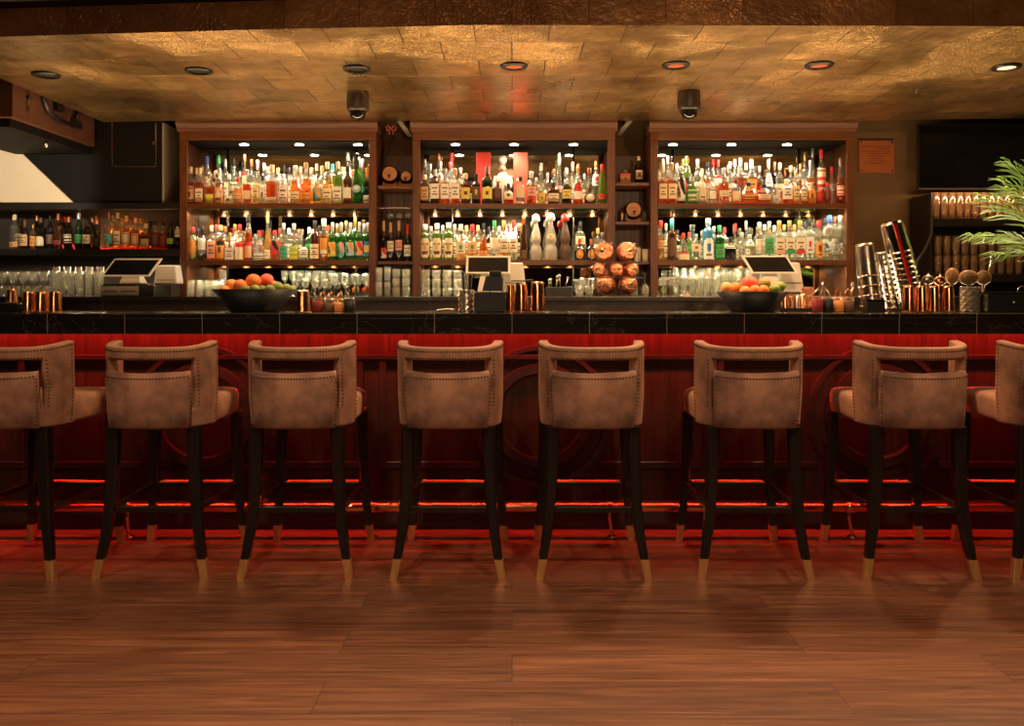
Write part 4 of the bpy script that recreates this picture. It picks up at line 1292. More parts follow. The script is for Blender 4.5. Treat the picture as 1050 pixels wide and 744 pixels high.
glass_row('rocks', 594, 604, 2, 5.60, 292, 4.4, 'between tool caddy and copper mugs', 'glasses beside the copper mugs')
glass_row('snifter', 597, 606, 2, 5.74, 285, 4.2, 'behind the rocks glasses near the copper mugs', 'glasses beside the copper mugs')
glass_row('wine', 650.5, 661.5, 2, 5.66, 280, 4.2, 'upside down below the mug rack bay', 'upturned wine glasses', flip=True)
glass_row('wine', 652, 660, 2, 5.82, 279, 4.0, 'upside down at the back of the mug rack bay', 'upturned wine glasses', flip=True)
# under the cabinet with the blue bottle
glass_row('coupe', 680, 708, 4, 5.60, 284, 4.2, 'front row below the dark teal-necked bottle', 'coupes in the right cabinet')
glass_row('tall', 715.5, 733, 3, 5.64, 277, 3.6, 'front row below the blue bottle', 'tumblers in the right cabinet')
glass_row('tall', 693, 735, 6, 5.80, 275, 3.3, 'back row below the blue bottle', 'tumblers in the right cabinet')
glass_row('snifter', 739, 757, 3, 5.66, 278, 4.6, 'front row behind the second fruit bowl', 'snifters in the right cabinet')
glass_row('snifter', 743, 768, 3, 5.80, 275.5, 4.4, 'back row behind the second fruit bowl', 'snifters in the right cabinet')
# stem glasses hanging in the barrel bay
glass_row('wine', 400.5, 418.5, 3, 5.80, 213.5, 3.6, 'hanging upside down above the wine', 'hanging wine glasses', z=PZ(223.5, 5.80), flip=True)
yy = 5.80
t = thing('hanging_glass_rack', 'thin steel rail holding upside-down glasses above the wine bottles', 'rack', (PX(404.5, yy), yy, PZ(213.5, yy)))
w = .112
part('rack_rail', MB().box(-w, w, -.003, .003, .0, .004).box(-w, -w + .004, -.003, .19, 0, .004).box(w - .004, w, -.003, .19, 0, .004), M['steel_dim'], t)

# small cups on the mug rack bay shelves
def cup(px, y, z, h, r, mat, lb, name='cup', cat='cup', group=None, handle=False):
    t = thing(name, lb, cat, (PX(px, y), y, z), 0, group)
    part('cup_body', MB().lathe([(r * .8, 0), (r * .86, .003), (r, h), (r * .93, h), (r * .8, .008), (r * .2, .007)], 18), M[mat] if mat in M else PM[mat], t)
    if handle: part('handle', MB().tube([(r * .9, 0, h * .8), (r * 1.5, 0, h * .75), (r * 1.55, 0, h * .35), (r * .88, 0, h * .22)], .0045, 6), M[mat] if mat in M else PM[mat], t)
    return t
cup(637.5, 5.78, ZB2[1] + .001, .065, .022, 'steel_dim', 'steel mug with handle beside the mini barrel, mug rack bay', 'steel_mug', 'mug', handle=True)
cup(660.5, 5.80, ZB2[1] + .001, .075, .021, 'glass', 'small clear glass on the shelf beside the mini barrel', 'shot_glass', 'glass')
for i, (px, h, m_, lb) in enumerate(((653.5, .095, 'ivory', 'ivory tumbler on the lowest shelf of the mug rack bay'), (661.5, .085, 'whiteplastic', 'white tumbler beside the ivory one, lowest shelf of the mug rack bay'))):
    cup(px, 5.79, ZB2[2] + .001, h, .024, m_, lb, 'tumbler', 'cup')
cup(647.6, 5.86, ZB2[2] + .001, .12, .02, 'steel_dim', 'steel beaker behind the ivory tumbler, mug rack bay', 'steel_beaker', 'cup')
cup(640, 5.86, ZB2[2] + .001, .13, .026, 'black', 'black canister behind the copper mugs, mug rack bay', 'canister', 'canister')

# ------------------------------------------------------------------ copper mugs lying on a wire rack
yr = 5.50
def mug(px, py, rpx, lb, turn=0):
    r = rpx * yr / F; L = r * 1.7
    t = thing('copper_mug', lb, 'mug', (PX(px, yr), yr, PZ(py, yr)), 0, 'copper mugs on the wire rack')
    t.rotation_euler = (0, 0, R(turn))
    rot = Matrix.Rotation(R(90), 4, 'X')
    prof = [(r * .90, -L * .5), (r * .98, -L * .25), (r, 0), (r * .95, L * .22), (r * .82, L * .38), (r * .55, L * .46), (r * .22, L * .47)]
    part('mug_body', MB().lathe(prof, 24).xform(rot), M['hammered'], t)
    part('base_knob', MB().lathe([(r * .34, L * .46), (r * .34, L * .50), (r * .24, L * .53), (r * .10, L * .535)], 14).xform(rot), M['copper'], t)
    part('handle', MB().tube([(r * .62, L * .25, r * .62), (r * .78, L * .2, r * .78), (r * .80, -L * .15, r * .80), (r * .66, -L * .25, r * .66)], .004, 6), M['brass'], t)
rows_m = [(257.6, ((619.2, 10.4, -14, 'top tier, beside the barrel-shaped bottles'), (643, 10.0, 10, 'top tier, in front of the cabinet post'))),
          (276.2, ((614.2, 7.2, -8, 'middle tier, smallest of the rack'), (631.8, 7.6, 4, 'middle tier, centre of three'), (647.8, 7.2, 14, 'middle tier, next to the upturned wine glasses'))),
          (291.8, ((621, 10.4, -8, 'bottom tier, beside the rocks glasses'), (644, 9.6, 8, 'bottom tier, beside the upturned wine glasses')))]
for py, row in rows_m:
    for px, rp, tn, lb in row: mug(px, py, rp, 'hammered copper mug lying on rack, ' + lb, tn)
t = thing('mug_rack', 'three-tier black wire rack holding the hammered copper mugs', 'rack', (PX(632, yr), yr, ZC + .0005))
w = PX(657, yr) - PX(632, yr)
tz = [PZ(py + max(r[1] for r in row), yr) - ZC - .008 for py, row in rows_m]; tz[2] = .0035
for s in (-1, 1):
    part('upright', MB().tube([(s * w, .09, 0), (s * w, .09, PZ(250, yr) - ZC)], .003, 6), M['blackplastic'], t)
for zz in tz:
    part('tier', MB().tube([(-w, .09, zz), (-w, -.08, zz), (w, -.08, zz), (w, .09, zz), (-w, .09, zz)], .0028, 6), M['blackplastic'], t)

# ------------------------------------------------------------------ tablets with stands and printers on the back counter
def till(px, py0, py1, px1, y, lb, drawer, lean):
    """Tilted tablet (corners from the picture's left/right and top/bottom edges), its stand, a receipt printer and a base."""
    t = thing('cash_register', lb, 'cash register', (PX((px + px1) / 2, y), y, ZC + .0008), 0, 'tablet cash registers on the back counter')
    W = (px1 - px) * y / F; zb, zt = PZ(py1, y) - ZC, PZ(py0, y) - ZC
    hgt = zt - zb; ty = .075
    base_h = .085 if drawer else .03
    def slab(ix, iz, y0, y1):
        pts = []
        for yy_ in (y0, y1):
            e = ty * iz / hgt; pts.append([(-W / 2 + ix, yy_ + e, zb + iz), (W / 2 - ix, yy_ + e, zb + iz), (W / 2 - ix, yy_ + ty - e, zt - iz), (-W / 2 + ix, yy_ + ty - e, zt - iz)])
        a, b = pts
        sk = lean * hgt
        def sh(p): return (p[0] + sk * ((p[2] - zb) / hgt - .5), p[1], p[2])
        return MB().hexa([sh(a[0]), sh(a[1]), sh(b[1]), sh(b[0]), sh(a[3]), sh(a[2]), sh(b[2]), sh(b[3])])
    tab = part('tablet', slab(0, 0, -.016, .0), M['whiteplastic'], t, bevel=.006)
    part('screen', slab(.016, .011, -.0180, -.0165), M['screen'], tab)
    part('stand', MB().hexa([(-.07, -.01, base_h), (.07, -.01, base_h), (.07, .10, base_h), (-.07, .10, base_h), (-.04, .02, zb + .05), (.04, .02, zb + .05), (.04, .06, zb + .05), (-.04, .06, zb + .05)]), M['paper'], t, bevel=.006)
    pxo = W / 2 - .02
    pr = part('receipt_printer', MB().hexa([(pxo - .03, .10, base_h), (pxo + .125, .10, base_h), (pxo + .125, .22, base_h), (pxo - .03, .22, base_h),
                                       (pxo - .03, .13, zb + hgt * .62), (pxo + .105, .13, zb + hgt * .62), (pxo + .105, .22, zb + hgt * .68), (pxo - .03, .22, zb + hgt * .68)]), M['whiteplastic'], t, bevel=.008)
    part('paper_slot', MB().box(pxo - .015, pxo + .105, .102, .128, zb * .5 + base_h * .5, zb * .5 + base_h * .5 + .004), M['greyfront'], pr)
    if drawer:
        part('till_drawer', MB().box(-.165, .18, -.06, .22, 0, .072), M['blackplastic'], t, bevel=.004)
        fr = part('drawer_front', MB().box(-.16, .085, -.066, -.0605, .006, .066), M['greyfront'], t, bevel=.002)
        part('drawer_groove', MB().box(-.135, -.05, -.0685, -.0662, .032, .038).box(-.03, .065, -.0685, -.0662, .032, .038), M['steel_dim'], fr)
        part('base_plate', MB().box(-.155, .13, -.04, .20, .0722, .085), M['steel_dim'], t, bevel=.003)
    else:
        part('base_plate', MB().box(-.14, .20, -.03, .24, 0, .03), M['blackplastic'], t, bevel=.004)
till(108.5, 264.5, 283.5, 158.5, 5.40, 'white tablet cash register on a grey till drawer, beside the dark ledge', True, .45)
till(477.5, 262, 280.5, 523.5, 5.40, 'white tablet cash register behind the black bar caddy and copper shakers', False, 0)
till(766.5, 261.5, 280.5, 814, 5.40, 'white tablet cash register behind the second fruit bowl', False, -.42)

# black tool caddy on the back counter
yy = 5.42
t = thing('tool_caddy', 'black caddy of steel bar tools on the back counter beside copper mugs', 'caddy', (PX(573, yy), yy, ZC + .0008))
w = PX(586, yy) - PX(573, yy)
part('caddy_box', MB().box(-w, w, -.05, .05, 0, .062), M['blackplastic'], t, bevel=.003)
for i, (dx, hh, ln) in enumerate(((-.05, .10, -.01), (-.02, .12, .01), (.01, .13, -.005), (.04, .115, .02))):
    part('bar_tool', MB().tube([(dx, 0, .0625), (dx + ln, .0, hh)], .004, 6).ball((dx + ln, 0, hh + .006), .011, 10, 8), M['steel_dim'], t)
# ------------------------------------------------------------------ things on the bar top
zt = ZT + .0006
def tumbler(px, y, h, r, lb, mat='copper', z=None, group='copper tumblers on the bar top', name='copper_tumbler'):
    t = thing(name, lb, 'tumbler', (PX(px, y), y, zt if z is None else z), 0, group)
    part('tumbler_body', MB().lathe([(r * .985, .004), (r * .97, h * .10), (r * .80, h * .90), (r * .775, h * .96), (r * .72, h * .99), (r * .62, h), (r * .05, h)], 24, caps=False), M[mat], t)
    part('rolled_rim', MB().lathe([(r * .95, 0), (r * 1.0, .001), (r * 1.01, .004), (r * .99, .006)], 24, caps=False), M['brass' if mat == 'copper' else mat], t)
    return t
def pxr(p, y): return p * y / F
# at the bar end
yb = 4.12
t = thing('napkin_block', 'low black napkin box at the bar end under the short copper cup', 'box', (PX(10, yb), yb + .03, zt))
part('box_body', MB().box(-.085, .058, -.05, .05, 0, .040), M['blackplastic'], t, bevel=.003)
part('box_lid', MB().box(-.088, .061, -.053, .053, .0402, .046), M['blackplastic'], t, bevel=.002)
tumbler(12.2, yb + .03, .066, pxr(5.6, yb), 'short copper cup standing on the low black box at the bar end', z=zt + .0465)
for px, lb in ((29.8, 'tall copper tumbler beside the low black box, first of three at the bar end'), (42.8, 'tall copper tumbler, middle of three at the bar end'), (56.6, 'tall copper tumbler, last of three towards the till drawer')):
    tumbler(px, yb, .103, pxr(6.9, yb), lb)

# fruit bowls
def bowl(px, y, rtop, rbase, h, lb):
    t = thing('fruit_bowl', lb, 'bowl', (PX(px, y), y, zt), 0, 'black fruit bowls on the bar')
    part('bowl_body', MB().lathe([(rbase, 0), (rbase * 1.02, .004), (rtop, h), (rtop - .008, h), (rbase * .95, .012), (.02, .011)], 40), M['blackmatte'], t)
    return t
y1 = 4.28
r1, h1 = pxr(42, y1), PZ(296.6, y1) - zt
bowl(261.2, y1, r1, pxr(24, y1), h1, 'wide black bowl of oranges and limes between till drawer and garnish jars')
bowl(771.5, y1, pxr(36.5, y1), pxr(21, y1), PZ(299, y1) - zt, 'wide black bowl of oranges and limes in front of the farthest tablet')
fr_mesh = {}
def fruit(px, py, rp, y, kind, lb, group, sq=(1, 1, .96)):
    r = pxr(rp, y)
    nm = {'orange': 'orange', 'orange2': 'orange', 'redpeel': 'orange', 'lime': 'lime', 'mango': 'lime'}[kind]
    t = thing(nm, lb, nm, (PX(px, y), y, PZ(py, y)), rnd.uniform(0, 6), group)
    prof = [(max(r * math.sin(PI * i / 14), .002), -r * math.cos(PI * i / 14)) for i in range(15)]
    if nm == 'lime': sq = (1.12, 1, .95)
    mb = MB().lathe(prof, 22); mb.v = [(x * sq[0], y_ * sq[1], z * sq[2]) for x, y_, z in mb.v]
    part('fruit_body', mb, M[kind], t)
    tilt = Matrix.Rotation(rnd.uniform(-.6, .6), 4, 'X')
    part('stem_scar', MB().lathe([(r * .13, r * .945 * sq[2]), (r * .09, r * .985 * sq[2]), (r * .03, r * .99 * sq[2])], 10).xform(tilt), M['lime' if nm == 'orange' else 'brushwood'], t)
G1, G2 = 'fruit in the bowl beside the garnish jars', 'fruit in the bowl by the farthest tablet'
for px, py, rp, dy, kind, lb in (
    (230.5, 297.5, 5.2, -.02, 'orange2', 'small orange low at the rim edge of the first bowl, nearest the till'),
    (237.5, 292.5, 6.6, .03, 'orange2', 'pale orange second along the rim of the first bowl'),
    (246.5, 293.2, 7.0, -.06, 'orange', 'bright orange at the front of the first bowl, beside the limes'),
    (259.8, 288.2, 7.8, -.01, 'orange', 'largest orange heaped highest in the first bowl'),
    (273.4, 287.2, 7.0, .07, 'redpeel', 'red-orange fruit at the top of the first bowl, beside the largest orange'),
    (281.0, 293.0, 5.4, .12, 'orange2', 'orange peeping out behind the limes of the first bowl'),
    (252.0, 297.3, 5.4, -.11, 'lime', 'green lime at the front rim of the first bowl below the bright orange'),
    (261.7, 296.6, 5.2, -.12, 'lime', 'green lime at the front rim centre of the first bowl'),
    (269.6, 297.2, 4.8, -.10, 'lime', 'dark lime wedged third along the front rim of the first bowl'),
    (276.6, 296.6, 5.0, -.10, 'lime', 'green lime fourth along the front rim of the first bowl'),
    (285.0, 294.4, 5.8, -.02, 'lime', 'biggest dark lime sitting high in the first bowl'),
    (293.6, 295.5, 5.0, .02, 'lime', 'lime next to the end of the first bowl rim'),
    (299.0, 296.4, 4.2, .04, 'lime', 'last small lime at the garnish-jar end of the first bowl')):
    fruit(px, py, rp, y1 + dy, kind, lb, G1)
for px, py, rp, dy, kind, lb in (
    (745.5, 295.4, 6.4, -.02, 'orange2', 'pale orange low at the rim end of the second bowl'),
    (754.0, 295.4, 6.4, .04, 'orange', 'orange second along the rim of the second bowl'),
    (768.5, 290.6, 8.3, .0, 'redpeel', 'largest red-orange fruit heaped highest in the second bowl'),
    (764.0, 298.4, 5.6, -.09, 'orange2', 'small pale orange at the front rim of the second bowl'),
    (774.0, 297.6, 5.8, -.08, 'orange', 'bright orange at the front rim centre of the second bowl'),
    (783.0, 297.5, 5.6, -.06, 'orange', 'bright orange third along the front rim of the second bowl'),
    (783.5, 291.0, 6.4, .06, 'mango', 'mottled brown-green lime high at the back of the second bowl'),
    (794.0, 296.3, 5.4, -.02, 'lime', 'lime near the tablet end of the second bowl'),
    (800.5, 293.6, 5.4, .06, 'lime', 'last lime rising over the tablet end of the second bowl')):
    fruit(px, py, rp, y1 + dy, kind, lb, G2)

# garnish station beside the first bowl
tumbler(310.5, 4.02, .110, pxr(8.2, 4.02), 'copper shaker cup beside the first fruit bowl and garnish jars', group=None)
GJ = 'glass garnish jars on the bar'
def jar(px, y, w_px, h, fillm, lb, gr, fill=.7):
    t = thing('garnish_jar', lb, 'jar', (PX(px, y), y, zt), 0, gr)
    w = pxr(w_px, y) / 2
    part('jar_glass', MB().lathe([(w, h * fill), (w * 1.01, h), (w * .93, h), (w * .92, h * fill)], 20, 6, caps=False), M['jarglass'], t)
    part('garnish', MB().lathe([(w * .93, 0), (w * .99, .004), (w * .99, h * fill - .001), (w * .8, h * fill + .004)], 20, 6), fillm, t)
    return t
yj = 4.30
for px, w_, h, fm, fl, lb in ((325.6, 10.4, .070, PM['cherry'], .75, 'glass jar of dark red cherries beside the copper shaker cup'),
                              (337.5, 9.6, .072, PM['brown'], .55, 'glass jar of dull olives between the cherry jar and orange jar'),
                              (347.6, 9.2, .070, M['orange2'], .62, 'glass jar of orange peel on the bar beside the black jar'),
                              (358.6, 11.0, .070, M['blackplastic'], .92, 'black garnish jar, last beside the bare marble')):
    jar(px, yj, w_, h, fm, lb, GJ, fl)
def bar_spoon(px, y, lb, z0, h, lean, kind='spoon', mat='steel_dim', group='spoons and tongs in the garnish jars'):
    t = thing('bar_spoon' if kind == 'spoon' else 'tongs', lb, 'spoon' if kind == 'spoon' else 'tongs', (PX(px, y), y, z0), 0, group)
    if kind == 'spoon':
        part('handle', MB().tube([(0, 0, 0), (lean * .5, .005, h * .5), (lean, .01, h)], .0032, 6), M[mat], t)
        part('bowl', MB().ball((lean * 1.08, .01, h + .012), .013, 12, 8, (.8, .35, 1.2)), M[mat], t)
    else:
        part('arm', MB().tube([(-.014, 0, 0), (-.012 + lean * .5, .0, h * .6), (lean, .0, h)], .0032, 6), M[mat], t)
        part('arm', MB().tube([(.014, 0, 0), (.012 + lean * .5, .0, h * .6), (lean, .0, h)], .0032, 6), M[mat], t)
        part('spring', MB().tube([(lean - .004, 0, h - .006), (lean, 0, h + .006), (lean + .004, 0, h - .006)], .0034, 6), M[mat], t)
for px, ln, kd, mt, lb in ((323.5, -.012, 'spoon', 'steel_dim', 'steel spoon leaning in the cherry jar, beside the copper shaker cup'), (328.6, .012, 'tongs', 'copper', 'copper tongs standing in the cherry jar'),
                           (337.2, .010, 'tongs', 'copper', 'copper tongs standing in the olive jar'), (347.4, .012, 'tongs', 'copper', 'copper tongs standing in the jar of orange peel'),
                           (358.2, -.01, 'spoon', 'chrome', 'steel spoon standing in the black garnish jar')):
    bar_spoon(px, yj, lb, zt + .058, .045, ln, kd, mt)
# tongs lying on the marble
t = thing('serving_tongs', 'steel serving tongs lying on the marble beside the crystal mixing glass', 'tongs', (PX(459, 4.2), 4.2, zt), R(-8))
part('tong_arm', MB().tube([(-.055, -.008, .006), (0, -.012, .014), (.05, -.010, .010)], [.005, .004, .007], 8), M['steel_dim'], t)
part('tong_arm', MB().tube([(-.055, .004, .008), (0, .016, .016), (.05, .014, .008)], [.005, .004, .007], 8), M['steel_dim'], t)
# crystal mixing glass with tools
def crystal(px, y, r, h, lb):
    t = thing('mixing_glass', lb, 'mixing glass', (PX(px, y), y, zt), 0, 'cut crystal mixing glasses')
    mb = MB(); seg, rows_ = 16, 8
    for i in range(rows_ + 1):
        for k in range(seg):
            a = 2 * PI * k / seg
            q = 1.0 if (i + k) % 2 else .90; mb.v.append((q * r * math.cos(a), q * r * math.sin(a), h * .98 * i / rows_))
    for i in range(rows_):
        for k in range(seg):
            k2 = (k + 1) % seg
            a, b, c, d = i * seg + k, i * seg + k2, (i + 1) * seg + k2, (i + 1) * seg + k
            tri = [(a, b, c), (a, c, d)] if (i + k) % 2 else [(a, b, d), (b, c, d)]
            for f in tri: mb.f.append(f); mb.m.append(0); mb.sm.append(False)
    mb.f.append(tuple(range(seg))[::-1]); mb.m.append(0); mb.sm.append(False)
    part('cut_body', mb, M['cutglass'], t)
    part('rim', MB().lathe([(r * .90, h * .97), (r * 1.03, h * .98), (r * 1.03, h), (r * .93, h)], 24, caps=False), M['glass'], t)
    return t
crystal(478.2, 4.22, pxr(8.2, 4.22), .112, 'cut crystal mixing glass beside the black bar caddy')
def stick(px, y, z0, h, lean, r, mat, lb, name='muddler', cat='muddler', group=None):
    t = thing(name, lb, cat, (PX(px, y), y, z0), 0, group)
    part('shaft', MB().tube([(0, 0, 0), (lean * .6, 0, h * .62), (lean, 0, h * .86)], r * .8, 10), M[mat], t)
    part('head', MB().tube([(lean, 0, h * .86), (lean * 1.1, 0, h)], [r * 1.25, r * 1.1], 10), M[mat], t)
stick(475.5, 4.22, zt + .100, .105, -.004, .0075, 'blackplastic', 'black muddler standing in the crystal mixing glass')
stick(481.5, 4.22, zt + .100, .09, .006, .010, 'espresso', 'dark wooden muddler beside the black one, crystal mixing glass')
# black bar caddy and dispenser
yc = 4.16
t = thing('bar_caddy', 'black bar caddy between the crystal mixing glass and the copper shakers', 'caddy', (PX(502.8, yc), yc, zt))
w = pxr(15.2, yc)
part('caddy_box', MB().box(-w, w, -.06, .06, 0, .100), M['blackmatte'], t, bevel=.004)
part('divider', MB().box(-.003, .003, -.055, .055, .1002, .106), M['blackplastic'], t)
t = thing('napkin_dispenser', 'black stepped napkin dispenser standing on the black bar caddy', 'dispenser', (PX(505, yc), yc, zt + .1062))
w = pxr(10.5, yc)
part('dispenser_body', MB().hexa([(-w, -.035, 0), (w, -.035, 0), (w, .035, 0), (-w, .035, 0), (-w * .62, -.03, .075), (w * .92, -.03, .075), (w * .92, .03, .075), (-w * .62, .03, .075)]), M['blackmatte'], t, bevel=.004)
part('dispenser_cap', MB().box(-w * .3, w * .86, -.028, .028, .0755, .10), M['blackmatte'], t, bevel=.004)
for px, rp, h, dy, lb in ((523.6, 5.2, .140, .06, 'copper shaker tin half hidden behind the black bar caddy'), (534.6, 7.4, .146, -.02, 'copper shaker tin in the middle of the three beside the caddy'),
                          (551.2, 8.0, .152, -.04, 'copper shaker tin standing apart, last of the three beside the caddy')):
    tumbler(px, 4.14 + dy, h, pxr(rp, 4.14), lb, group='copper shaker tins beside the bar caddy', name='shaker_tin')
t = thing('bar_strainer', 'black-handled strainer lying over the copper shaker tins', 'strainer', (PX(532, 4.13), 4.13, zt + .1535))
part('strainer_disc', MB().lathe([(.036, 0), (.038, .004), (.034, .006)], 20), M['blackplastic'], t)
part('handle', MB().tube([(.03, 0, .004), (.075, -.01, .007)], .006, 8), M['blackplastic'], t)
t.location.x -= .005; t.location.z = zt + .1525

# tray of little cups, napkin holder, jars near the second bowl
yt = 4.40
t = thing('bar_tray', 'small black tray of copper cups beside the second fruit bowl', 'tray', (PX(813.5, yt), yt, zt))
w = pxr(17, yt)
part('tray_base', MB().box(-w, w, -.05, .05, 0, .008), M['blackplastic'], t, bevel=.002)
for s in (-1, 1): part('tray_lip', MB().box(-w, w, s * .0535 - .003, s * .0535 + .003, .0, .016), M['blackplastic'], t)
for i, (px, dy) in enumerate(((804.5, -.02), (811, .025), (816.5, -.02), (822.3, .03))):
    tumbler(px, yt + dy, .082, pxr(3.9, yt), f'small {"copper" if i != 2 else "steel"} cup on the black tray, {ORD[i]} from the fruit bowl', 'copper' if i != 2 else 'chrome', zt + .0085, 'little cups on the black tray', 'metal_cup')
t = thing('menu_board', 'small upright rust-coloured menu board behind the tray of copper cups', 'board', (PX(828, 4.474), 4.474, zt))
part('board_panel', MB().box(-.036, .036, -.006, .006, .006, .130), M['hammered'], t, bevel=.002)
part('board_foot', MB().box(-.04, .04, -.02, .02, 0, .0065), M['blackplastic'], t)
for px, w_, h, fm, fl, lb in ((838.2, 9.2, .082, PM['cherry'], .75, 'glass jar of dark red cherries beside the rust-coloured menu board'),
                              (848.8, 9.4, .078, M['blackplastic'], .8, 'dark garnish jar between the red and the orange jars'),
                              (859.4, 9.6, .076, M['orange2'], .72, 'glass jar of orange peel beside the leaning steel tins'),
                              (870.2, 9.4, .076, PM['brown'], .7, 'glass jar of dark olives next to the small black box')):
    jar(px, 4.30, w_, h, fm, lb, 'glass garnish jars by the tins', fl)
for px, ln, kd, mt, lb in ((836.5, .016, 'tongs', 'chrome', 'steel tongs in the cherry jar near the menu board'), (840.3, .020, 'spoon', 'chrome', 'steel spoon in the cherry jar near the menu board'),
                           (848.8, -.016, 'tongs', 'chrome', 'steel tongs in the dark jar, leaning towards the menu board'), (859.2, .004, 'tongs', 'copper', 'copper tongs in the orange jar beside the leaning tins'),
                           (868.5, .010, 'tongs', 'copper', 'copper tongs in the olive jar next to the small black box'), (872.6, .012, 'spoon', 'chrome', 'steel spoon in the olive jar next to the small black box')):
    bar_spoon(px, 4.30, lb, zt + .066, .060, ln, kd, mt, 'spoons and tongs near the tins')
t = thing('straw_box', 'small black open box in front of the leaning steel tins', 'box', (PX(896, 4.16), 4.16, zt))
part('box_body', MB().box(-.046, .046, -.03, .03, 0, .058), M['blackplastic'], t, bevel=.003)
part('box_rim', MB().box(-.048, .048, -.032, -.029, .054, .062).box(-.048, .048, .029, .032, .054, .062), M['blackgloss'], t)

# leaning stacks of shaker tins
def tin_stack(px0, py0, px1, py1, y, rpx, n, tl, where, group, mats):
    a = Vector((PX(px0, y), y, PZ(py0, y))); b = Vector((PX(px1, y), y, PZ(py1, y)))
    ax = (b - a); Ltot = ax.length; ax.normalize()
    ang = math.atan2(ax.x, ax.z); r = rpx * y / F; h = tl
    step = (Ltot - h) / max(n - 1, 1)
    for i in range(n):
        p = a + ax * step * i
        t = thing('shaker_tin', f'steel shaker tin, {ORD[i]} from the bottom, {where}', 'shaker tin', tuple(p), 0, group)
        t.rotation_euler = (0, ang, 0)
        # mouth down, nested over the one below
        part('tin_body', MB().lathe([(r * 1.0, 0), (r * .86, h * .90), (r * .80, h * .97), (r * .5, h), (r * .02, h)], 24, caps=False), M[mats[i % len(mats)]], t)
        part('rolled_rim', MB().lathe([(r * 1.0, -.002), (r * 1.05, .002), (r * 1.05, .007), (r * .99, .009)], 24, caps=False), M['chrome'], t)
tin_stack(893, 313.5, 886, 249, 4.30, 10.4, 4, .175, 'shorter leaning stack', 'shorter stack of leaning tins', ['steel_dim'])
tin_stack(936, 313.5, 914, 227, 4.34, 12.6, 11, .17, 'tallest leaning stack with red stripe', 'tallest stack of leaning tins', ['chrome'])
tin_stack(913, 316, 903, 258, 4.47, 5.6, 7, .10, 'thin leaning stack between the two larger stacks', 'thin stack of leaning tins', ['chrome'])
# red strap down the tall stack
t = thing('red_strap', 'shiny red band running down the tallest leaning stack of tins', 'band', (PX(936, 4.27), 4.27, PZ(317, 4.27)))
ax = Vector((PX(914, 4.27) - PX(936, 4.27), 0, PZ(227, 4.27) - PZ(317, 4.27))); L = ax.length; ang = math.atan2(ax.x, ax.z)
t.rotation_euler = (0, ang, 0)
part('strap', MB().hexa([(.014, -.012, .03), (.026, -.012, .03), (.026, -.006, .03), (.014, -.006, .03), (.008, .0, L - .004), (.024, .0, L - .004), (.024, .006, L - .004), (.008, .006, L - .004)]), M['redtin'], t)
part('buckle', MB().box(.004, .028, -.004, .008, L - .014, L - .002), M['chrome'], t)

for i, (px, lb) in enumerate(((931.5, 'tall copper tumbler, first of four beside the leaning tins'), (944.6, 'tall copper tumbler, second of four beside the leaning tins'),
                              (957.2, 'tall copper tumbler, third of four, near the crystal glass'), (972.0, 'tall copper tumbler next to the crystal glass of brushes'))):
    tumbler(px, 4.12, .132, pxr(6.4, 4.12), lb, group='copper tumblers beside the leaning tins')
crystal(994.5, 4.16, pxr(9.6, 4.16), .128, 'cut crystal mixing glass beside the black box under the palm')
# wooden-headed brushes and ladles standing behind
def paddle(px, py, rx, rz_, y, lb, mat, tilt=0):
    t = thing('wooden_paddle', lb, 'paddle', (PX(px, y), y, zt), 0, 'round-headed paddles by the crystal glass')
    zc_ = PZ(py, y) - zt
    part('handle', MB().tube([(tilt * .3, 0, 0), (0, .006, zc_ - rz_ * y / F * .7)], .006, 8), M['brushwood'], t)
    part('head', MB().ball((0, .0, zc_), 1, 18, 12, (rx * y / F, .018, rz_ * y / F)), M[mat], t)
paddle(976.5, 283, 7.2, 8.6, 4.36, 'round wooden paddle with reddish tip beside the steel strainers', 'brushwood')
paddle(993.0, 284.4, 10.2, 7.8, 4.32, 'widest round wooden paddle standing over the crystal glass', 'brushwood')
paddle(1008.5, 284.5, 8.0, 7.6, 4.37, 'round wooden paddle beside the black box, next to a steel handle', 'brushwood')
stick(1005.5, 4.44, zt, .30, .055, .0042, 'chrome', 'long steel spoon handle rising behind the wooden paddles', 'long_spoon', 'spoon')
for px, py, lb in ((951.5, 286.5, 'steel julep strainer lying over the copper tumblers'), (963.8, 287.5, 'smaller copper-toned strainer beside the reddish wooden paddle')):
    y = 4.30; t = thing('julep_strainer', lb, 'strainer', (PX(px, y), y, zt), 0, 'strainers standing behind the copper tumblers')
    zc_ = PZ(py, y) - zt; r = pxr(6.2, y)
    part('strainer_bowl', MB().ball((0, 0, zc_), r, 16, 10, (1, .5, .8)), M['steel_dim' if px < 960 else 'copper'], t)
    part('handle', MB().tube([(.0, .004, 0), (.0, .006, zc_ - r * .7)], .004, 6), M['steel_dim'], t)
    part('knob', MB().ball((0, -.0, zc_ + r * .9), .006, 10, 8), M['steel_dim'], t)
t = thing('condiment_box', 'black condiment box on the bar under the palm fronds', 'box', (PX(1031.5, 4.14), 4.14, zt))
w = pxr(26, 4.14)
part('box_body', MB().box(-w, w, -.06, .06, 0, .092), M['blackplastic'], t, bevel=.004)
part('lid', MB().box(-w, w, -.062, .062, .0925, .100), M['blackgloss'], t, bevel=.002)
part('knob', MB().ball((0, -.064, .05), .008, 10, 8), M['steel_dim'], t)
part('lid_ring', MB().tube([(.07 + .024 * math.cos(a), -.02, .101 + .026 * math.sin(a)) for a in [PI * i / 10 for i in range(11)]], .004, 6), M['chrome'], t)

